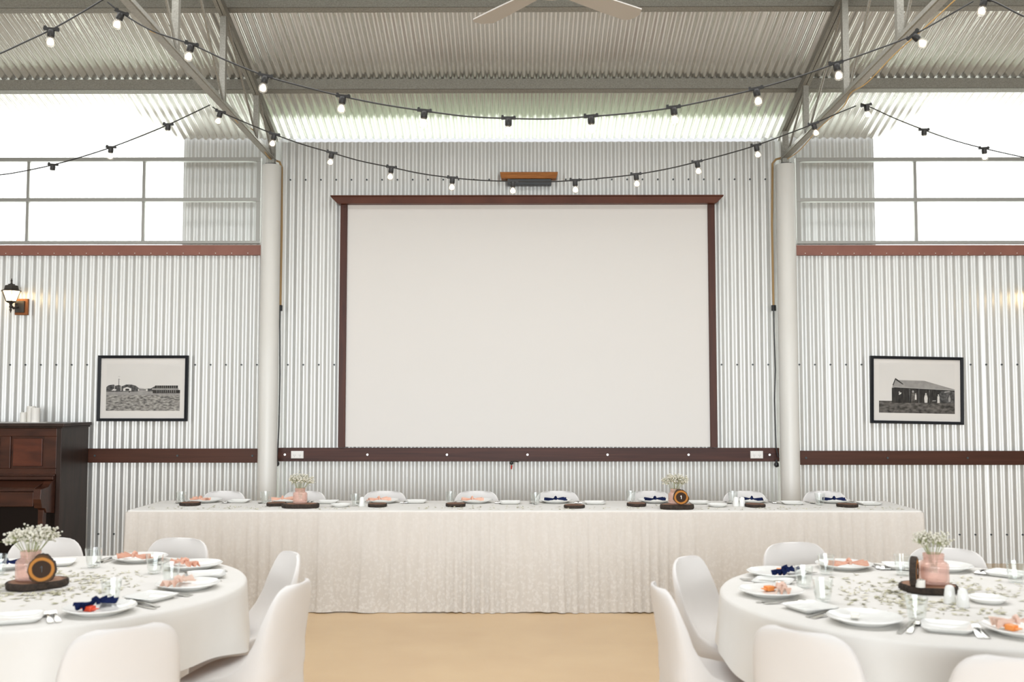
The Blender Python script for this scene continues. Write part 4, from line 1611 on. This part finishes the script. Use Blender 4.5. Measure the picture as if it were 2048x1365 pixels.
seat = [o_ + ' seat from the left' for o_ in ORD]
DATA = [  # plate px, slice px, glass px, square plate px, bow colour
    ((416, 1003.5), (381, 1011.5), (362, 1008), (478, 1005.5), 'peach'),
    ((577, 1004), (553, 1012), (530, 1007.5), (655, 1007), 'peach'),
    ((766, 1006), (755.5, 1014), (711, 1012.5), (832, 1006), 'peach'),
    ((952, 1006), (911, 1013.5), (901, 1007.5), (1020, 1008), 'peach'),
    ((1111, 1006), (1148, 1016.5), (1071, 1010), (1190, 1008.5), 'navy'),
    ((1308, 1005), (1273, 1013), (1262, 1006), (1398, 1008), 'navy'),
    ((1500, 1005), (1509.5, 1014.5), (1466, 1006.5), (1584, 1009), 'navy'),
    ((1666, 1006), (1695, 1014.5), (1640, 1011), (1738, 1010), 'navy')]
def clampy(p, r):
    p = p.copy()
    p.y = min(max(p.y, TY0 + r), TY1 - r)
    p.x = min(max(p.x, TX0 + r), TX1 - r)
    p.z = Z
    return p


for i, (pl, sl, gl, sq, bow) in enumerate(DATA):
    s = seat[i]
    pp_ = clampy(atz(pl[0], pl[1], TZ), 0.145)
    simple('dinner_plate', PLATE, 'white dinner plate at the %s of the long table' % s, 'plate', pp_, 0, 'dinner plates')
    bm_ = (BOW_PEACH if bow == 'peach' else BOW_NAVY)[i % 3]
    o = simple('fabric_bow', bm_, '%s fabric bow, %s of the long table' % ('peach' if bow == 'peach' else 'navy blue', s), 'napkin',
               (pp_.x + (-0.03 if bow == 'peach' else 0.0), pp_.y - 0.03, Z + 0.0155), rnd.uniform(-.5, .5), 'fabric bows')
    c = clampy(atz(sl[0], sl[1], TZ), 0.08)
    slab('wood_coaster', 'dark round wood slice at the %s of the long table' % s, 'wood slice', c, (0, 0, rnd.uniform(0, 6)), 0.078, 0.074, 0.024, 50 + i, M['coaster_top'], 'small wood slices')
    g_ = clampy(atz(gl[0], gl[1], TZ), 0.045)
    simple('tumbler', TUMBLER, 'clear glass tumbler at the %s of the long table' % s, 'glass', g_, rnd.uniform(0, 6), 'tumblers')
    q_ = clampy(atz(sq[0], sq[1], TZ), 0.09)
    simple('square_plate', SQUARE, 'white square side plate at the %s of the long table' % s, 'plate', q_, rnd.uniform(-.06, .06), 'square side plates')
    # cutlery beside the plate, handles to the far edge where the guest sits
    for k, (mesh_, nm, dx) in enumerate(((FORK, 'fork', 0.165), (FORK, 'fork', 0.195), (KNIFE, 'knife', -0.165), (SPOON, 'spoon', -0.195))):
        word = {0: 'inner fork', 1: 'outer fork', 2: 'knife', 3: 'spoon'}[k]
        cpos = Vector((pp_.x + dx, TY1 - 0.16, Z))
        simple(nm, mesh_, 'steel %s at the %s of the long table' % (word, s), nm, cpos, -PI / 2 + rnd.uniform(-.05, .05), nm + 's')

# big centre pieces of the head table
p = clampy(atz(602, 1016.5, TZ), 0.10)
slab('wood_slice', 'long dark wood slice under the left pink vase on the long table', 'wood slice', p, (0, 0, 0.1), 0.135, 0.078, 0.034, 71, M['slice_top'], 'large wood slices')
vz = Vector((atz(601, 1016, TZ).x, p.y, Z + 0.0345))
jar('pink glass jar vase on the left half of the long table', vz, 0.98, 0.2)
bouquet('small white flowers in the pink vase on the left half of the long table', vz + Vector((0, 0, 0.118)), 11, 0.98, 1.0, 330)
p = clampy(atz(1353.5, 1019, TZ), 0.075)
slab('wood_slice', 'long dark wood slice under the right pink vase on the long table', 'wood slice', p, (0, 0, 0.0), 0.118, 0.072, 0.038, 73, M['slice_top'], 'large wood slices')
vz = Vector((atz(1350, 1018, TZ).x, p.y + 0.012, Z + 0.0385))
jar('pink glass jar vase on the right half of the long table', vz, 0.96, 0.15)
bouquet('small white flowers in the pink vase on the right half of the long table', vz + Vector((0, 0, 0.116)), 12, 0.98, 1.05, 330)


def disc_sign(label, base, facing, rad, seed, digit_col):
    """upright round slice of a log, standing on its edge, with a thin stroke like a 1"""
    fx, fy = facing
    rz = math.atan2(fy, fx) + PI / 2
    t = slab('wood_disc', label, 'wood slice', base + Vector((0, 0, rad * 0.985)), (PI / 2, 0, rz), rad, rad * 0.98, 0.028, seed, M['slice_face'], 'upright wood discs')
    mb = MB()
    mb.box((0.001, 0.0, 0.0282), (0.003, 0.026, 0.0006)); mb.box((-0.003, 0.009, 0.0282), (0.0025, 0.010, 0.0006), 0, Matrix.Rotation(R(-38), 3, 'Z'))
    obj('painted_numeral', mb, digit_col, t, smooth=0)
    return t


ds = Vector((atz(1358, 1018, TZ).x, p.y - 0.045, Z + 0.0385))
disc_sign('upright wood disc with a pale painted mark, long table, right vase', ds, (0, -1), 0.058, 81, M['bolt'])

# butter dishes, shakers, tealight
for px, py, lab in ((681, 1014, 'small white dish on the long table right of the left vase'), (1435, 1014, 'small white dish on the long table right of the right vase')):
    simple('butter_dish', DISH, lab, 'dish', clampy(atz(px, py, TZ), 0.085), 0, 'small round dishes')
for px, py, lab in ((724, 1013.5, 'white shaker beside the third tumbler on the long table'), (1472, 1013.5, 'left one of two white shakers right of the small dish on the long table'), (1484.5, 1013.5, 'right one of two white shakers right of the small dish on the long table')):
    simple('shaker', SHAKER, lab, 'shaker', clampy(atz(px, py, TZ), 0.03), 0, 'white shakers')

keep = [(o_.location.x, o_.location.y) for o_ in COL.objects if o_.name.startswith(('wood_slice', 'wood_coaster', 'butter_dish'))]


def long_poly(q):
    x = q.uniform(TX0 + 0.1, TX1 - 0.1)
    y = TY0 + 0.05 + abs(q.gauss(0, 0.13))
    dens = 0.35 + 0.65 * (0.5 + 0.5 * math.sin(x * 5.1 + 1) * math.sin(x * 2.3))
    if q.random() > dens or y > TY0 + 0.42 or y > TY1 - 0.05:
        return None
    for a, b in keep:
        if math.hypot(x - a, (y - b) * 1.4) < 0.125:
            return None
    return x, y


scatter('leaf_confetti', long_poly, 300, 5, 'dried leaf confetti scattered along the long table')

# ---------------- round table settings
def setting(c, who, plate_px, bowmat, bowword, sweet, idx, square=True, forks=True, knives=True, rot_bow=0.0, dish_mat=None):
    p = atz(plate_px[0], plate_px[1], TZ)
    v = Vector((p.x - c[0], p.y - c[1]))
    r = min(v.length, TRAD - 0.155)
    th = math.atan2(v.y, v.x)
    pos = lambda dth, rr_: Vector((c[0] + rr_ * math.cos(th + dth), c[1] + rr_ * math.sin(th + dth), Z))
    pl_ = pos(0, r)
    simple('dinner_plate', PLATE, 'white dinner plate on the %s' % who, 'plate', pl_, 0, 'dinner plates')
    if bowmat:
        d = Vector((-math.cos(th), -math.sin(th), 0)) * 0.045
        simple('fabric_bow', bowmat, '%s fabric bow on plate, %s' % (bowword, who), 'napkin', pl_ + d + Vector((0, 0, 0.0155)), th + PI / 2 + rot_bow, 'fabric bows')
    if sweet:
        mb = MB(); mb.box((0, 0, 0.012), (0.035, 0.03, 0.02)); mb.box((0.026, 0, 0.012), (0.018, 0.026, 0.004)); mb.box((-0.026, 0, 0.012), (0.018, 0.026, 0.004))
        o = obj('wrapped_sweet', mb, M[sweet], loc=pl_ + Vector((0.04 * math.sin(th), -0.04 * math.cos(th), 0.0085)), rot=(0, 0, th + 0.5), bevel=0.003)
        tag(o, '%s wrapped sweet on a plate of the %s' % ({'orange': 'orange', 'redsweet': 'red', 'wax': 'cream'}[sweet], who), 'sweet', 'wrapped sweets')
    rz = th + PI    # pieces point to the middle of the table
    if forks:
        for k, dd in enumerate((-0.215, -0.25)):
            simple('fork', FORK, 'steel %s fork on the %s' % (('inner', 'outer')[k], who), 'fork', pos(dd, r), rz - 0.22, 'forks')
    if knives:
        simple('knife', KNIFE, 'steel knife on the %s' % who, 'knife', pos(0.212, r), rz + 0.21, 'knives')
        simple('spoon', SPOON, 'steel spoon on the %s' % who, 'spoon', pos(0.25, r - 0.01), rz + 0.24, 'spoons')
    if square:
        simple('square_plate', SQUARE, 'white square side plate on the %s' % who, 'plate', pos(-0.385, r - 0.01), rz - 0.385, 'square side plates')


setting(TL, 'left round table, near right', (200, 1226), BOW_NAVY[0], 'navy blue', 'redsweet', 0, rot_bow=0.4)
setting(TL, 'left round table, right', (376, 1177), BOW_PALE[0], 'pale peach', None, 1)
setting(TL, 'left round table, far right', (388, 1137), BOW_PEACH[1], 'peach', None, 2, knives=False)
setting(TL, 'left round table, at the back', (290, 1120), BOW_PEACH[2], 'peach', 'orange', 3, square=False)
setting(TL, 'left round table, far left', (8, 1137), BOW_NAVY[1], 'navy blue', None, 4)
setting(TR_, 'right round table, far left', (1502, 1147), BOW_NAVY[2], 'navy blue', 'orange', 0, square=False)
setting(TR_, 'right round table, left', (1542, 1191), BOW_PALE[1], 'pale peach', 'orange', 1)
setting(TR_, 'right round table, near left', (1730, 1246), None, '', 'wax', 2)
setting(TR_, 'right round table, near edge', (2046, 1268), BOW_PALE[2], 'pale peach', 'orange', 3)
setting(TR_, 'right round table, back left', (1668, 1131), BOW_PEACH[0], 'peach', None, 4, knives=False)
setting(TR_, 'right round table, at the back', (1888, 1124), None, '', None, 5)

for px, py, lab in ((187, 1136, 'clear tumbler at the back of the left round table'), (309, 1148, 'clear tumbler by the back right plates of the left round table'),
                    (341, 1168, 'clear tumbler left of the right hand plate on the left round table'), (222, 1206, 'clear tumbler behind the navy bow on the left round table'),
                    (-4, 1150, 'clear tumbler at the left picture edge on the left round table'),
                    (1608, 1176, 'clear tumbler by the navy bow on the right round table'), (1653, 1150, 'clear tumbler at the back left of the right round table'),
                    (1646, 1205, 'clear tumbler right of the nearer left plate on the right round table'), (1834, 1245, 'clear tumbler in front of the dark wood slice on the right round table'),
                    (1806, 1151, 'clear tumbler left of the upright disc on the right round table'), (2032, 1166, 'clear tumbler at the right picture edge on the right round table')):
    p = atz(px, py, TZ); p.z = Z
    simple('tumbler', TUMBLER, lab, 'glass', p, rnd.uniform(0, 6), 'tumblers')

# centre pieces
p = atz(73, 1176, TZ); p.z = Z
slab('wood_slice', 'thick dark wood slice in the middle of the left round table', 'wood slice', p, (0, 0, 0.5), 0.122, 0.098, 0.032, 91, M['slice_top'], 'large wood slices')
v = Vector((p.x - 0.035, p.y + 0.012, Z + 0.0325))
jar('pink glass jar vase on the left round table', v, 1.05, 0.1)
bouquet('small white flowers in the pink vase on the left round table', v + Vector((0, 0, 0.126)), 21, 1.05, 1.05, 300)
disc_sign('upright round wood disc with an orange ring on the left round table', Vector((p.x + 0.05, p.y - 0.05, Z + 0.0325)), (0.25, -1), 0.060, 95, M['steel_dark'])
p = atz(1857, 1184, TZ); p.z = Z
slab('wood_slice', 'thick dark wood slice in the middle of the right round table', 'wood slice', p, (0, 0, -0.2), 0.118, 0.095, 0.03, 101, M['slice_top'], 'large wood slices')
v = Vector((p.x + 0.033, p.y + 0.02, Z + 0.0305))
jar('pink glass jar vase on the right round table', v, 1.08, -0.1)
bouquet('small white flowers in the pink vase on the right round table', v + Vector((0, 0, 0.128)), 22, 0.92, 0.85, 170)
disc_sign('upright wood disc turned side on at the right round table', Vector((p.x - 0.082, p.y - 0.02, Z + 0.0305)), (0.88, -0.47), 0.060, 105, M['bolt'])
t = thing('tealight', 'small white tealight on the wood slice of the right round table', 'candle', (atz(1846, 1178, TZ + 0.03).x, p.y - 0.068, Z + 0.0305))
mb = MB(); mb.lathe([(0, 0), (0.019, 0), (0.020, 0.03), (0.018, 0.031), (0.016, 0.026), (0, 0.026)], 20)
obj('wax', mb, M['wax'], t)
mb = MB(); mb.tube([(0, 0, 0.026), (0, 0, 0.034)], 0.001, 5)
obj('wick', mb, M['steel_dark'], t)
for px, py, lab in ((1900, 1208, 'left one of two white shakers on the right round table'), (1926, 1215, 'right one of two white shakers on the right round table')):
    q_ = atz(px, py, TZ); q_.z = Z
    simple('shaker', SHAKER, lab, 'shaker', q_, 0, 'white shakers')
q_ = atz(1975, 1205, TZ); q_.z = Z
simple('butter_dish', DISH, 'small white dish right of the shakers on the right round table', 'dish', q_, 0, 'small round dishes')


keep2 = [(o_.location.x, o_.location.y) for o_ in COL.objects if o_.name.startswith(('wood_slice', 'butter_dish')) and o_.parent is None]


def ring_poly(c, bias):
    def fn(q):
        a = q.uniform(0, 2 * PI)
        r = 0.12 + abs(q.gauss(0.12, 0.17))
        if r > 0.56:
            return None
        x, y = c[0] + bias[0] + r * math.cos(a), c[1] + bias[1] + r * math.sin(a)
        for kx, ky in keep2:
            if math.hypot(x - kx, y - ky) < 0.145:
                return None
        return x, y
    return fn


scatter('leaf_confetti', ring_poly(TL, (0.06, 0)), 420, 15, 'dried leaf confetti around the vase on the left round table', 1.25)
scatter('leaf_confetti', ring_poly(TR_, (0.0, 0.02)), 420, 16, 'dried leaf confetti around the vase on the right round table', 1.25)

# ================================================================== LIGHT
def area(name, loc, rot, sx, sy, power, col):
    l = bpy.data.lights.new(name, 'AREA')
    l.shape = 'RECTANGLE'; l.size = sx; l.size_y = sy
    l.energy = power; l.color = col
    o = bpy.data.objects.new(name, l)
    COL.objects.link(o)
    o.location = loc; o.rotation_euler = rot
    return o


# added frontal fill from behind the camera, through the unseen rear opening
area('rear_fill', (0, REAR - 7.0, 2.6), (R(90), 0, 0), 18, 5.0, 3050, (0.925, 0.965, 1.0))
# added lamps inside the closed side walls for unseen windows, tilted up
for sg, nm in ((-1, 'left'), (1, 'right')):
    area('daylight_side_' + nm, (sg * 7.5, 3.2, 2.9), (R(90 + 38), 0, sg * R(90)), 9.0, 1.5, 90, (0.97, 0.985, 1.0))
# added overhead fill just under the closed roof, no skylight built
area('overhead_fill', (0, 5.5, roofz2(5.5) - 0.22), (-math.atan(SLOPE), 0, 0), 12, 3.4, 540, (0.98, 0.985, 0.985))
# daylight outside the two clerestory windows
zc = (SILLZ + OTOP) / 2
area('daylight_left', ((X0 + TLX) / 2, OY + 0.45, zc - 0.05), (R(-90 - 12), 0, 0), TLX - X0, 1.3, 26, (1.0, 1.0, 1.0))
area('daylight_right', ((X1 + TRX) / 2, OY + 0.45, zc - 0.05), (R(-90 - 12), 0, 0), X1 - TRX, 1.3, 26, (1.0, 1.0, 1.0))
# bright sky beyond the windows
area('daylight_sky', (0, OY + 5.0, 7.2), (R(-90 + 42), 0, 0), 17, 4.5, 2200, (1.0, 1.0, 1.0))
# sunlit ground outside throws light up under the eaves
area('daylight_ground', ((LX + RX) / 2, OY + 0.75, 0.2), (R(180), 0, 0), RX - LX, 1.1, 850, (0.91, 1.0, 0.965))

w = bpy.data.worlds.new('world')
sc.world = w
w.use_nodes = True
bg = w.node_tree.nodes['Background']
bg.inputs[0].default_value = (0.95, 0.97, 1.0, 1)
bg.inputs[1].default_value = 1.0

sc.view_settings.view_transform = 'Standard'
sc.view_settings.look = 'None'
sc.view_settings.exposure = -0.09
sc.view_settings.gamma = 1.0
sc.view_settings.use_curve_mapping = False
sc.cycles.use_denoising = True
sc.cycles.max_bounces = 10
sc.cycles.transparent_max_bounces = 24
sc.cycles.caustics_reflective = False
sc.cycles.caustics_refractive = False
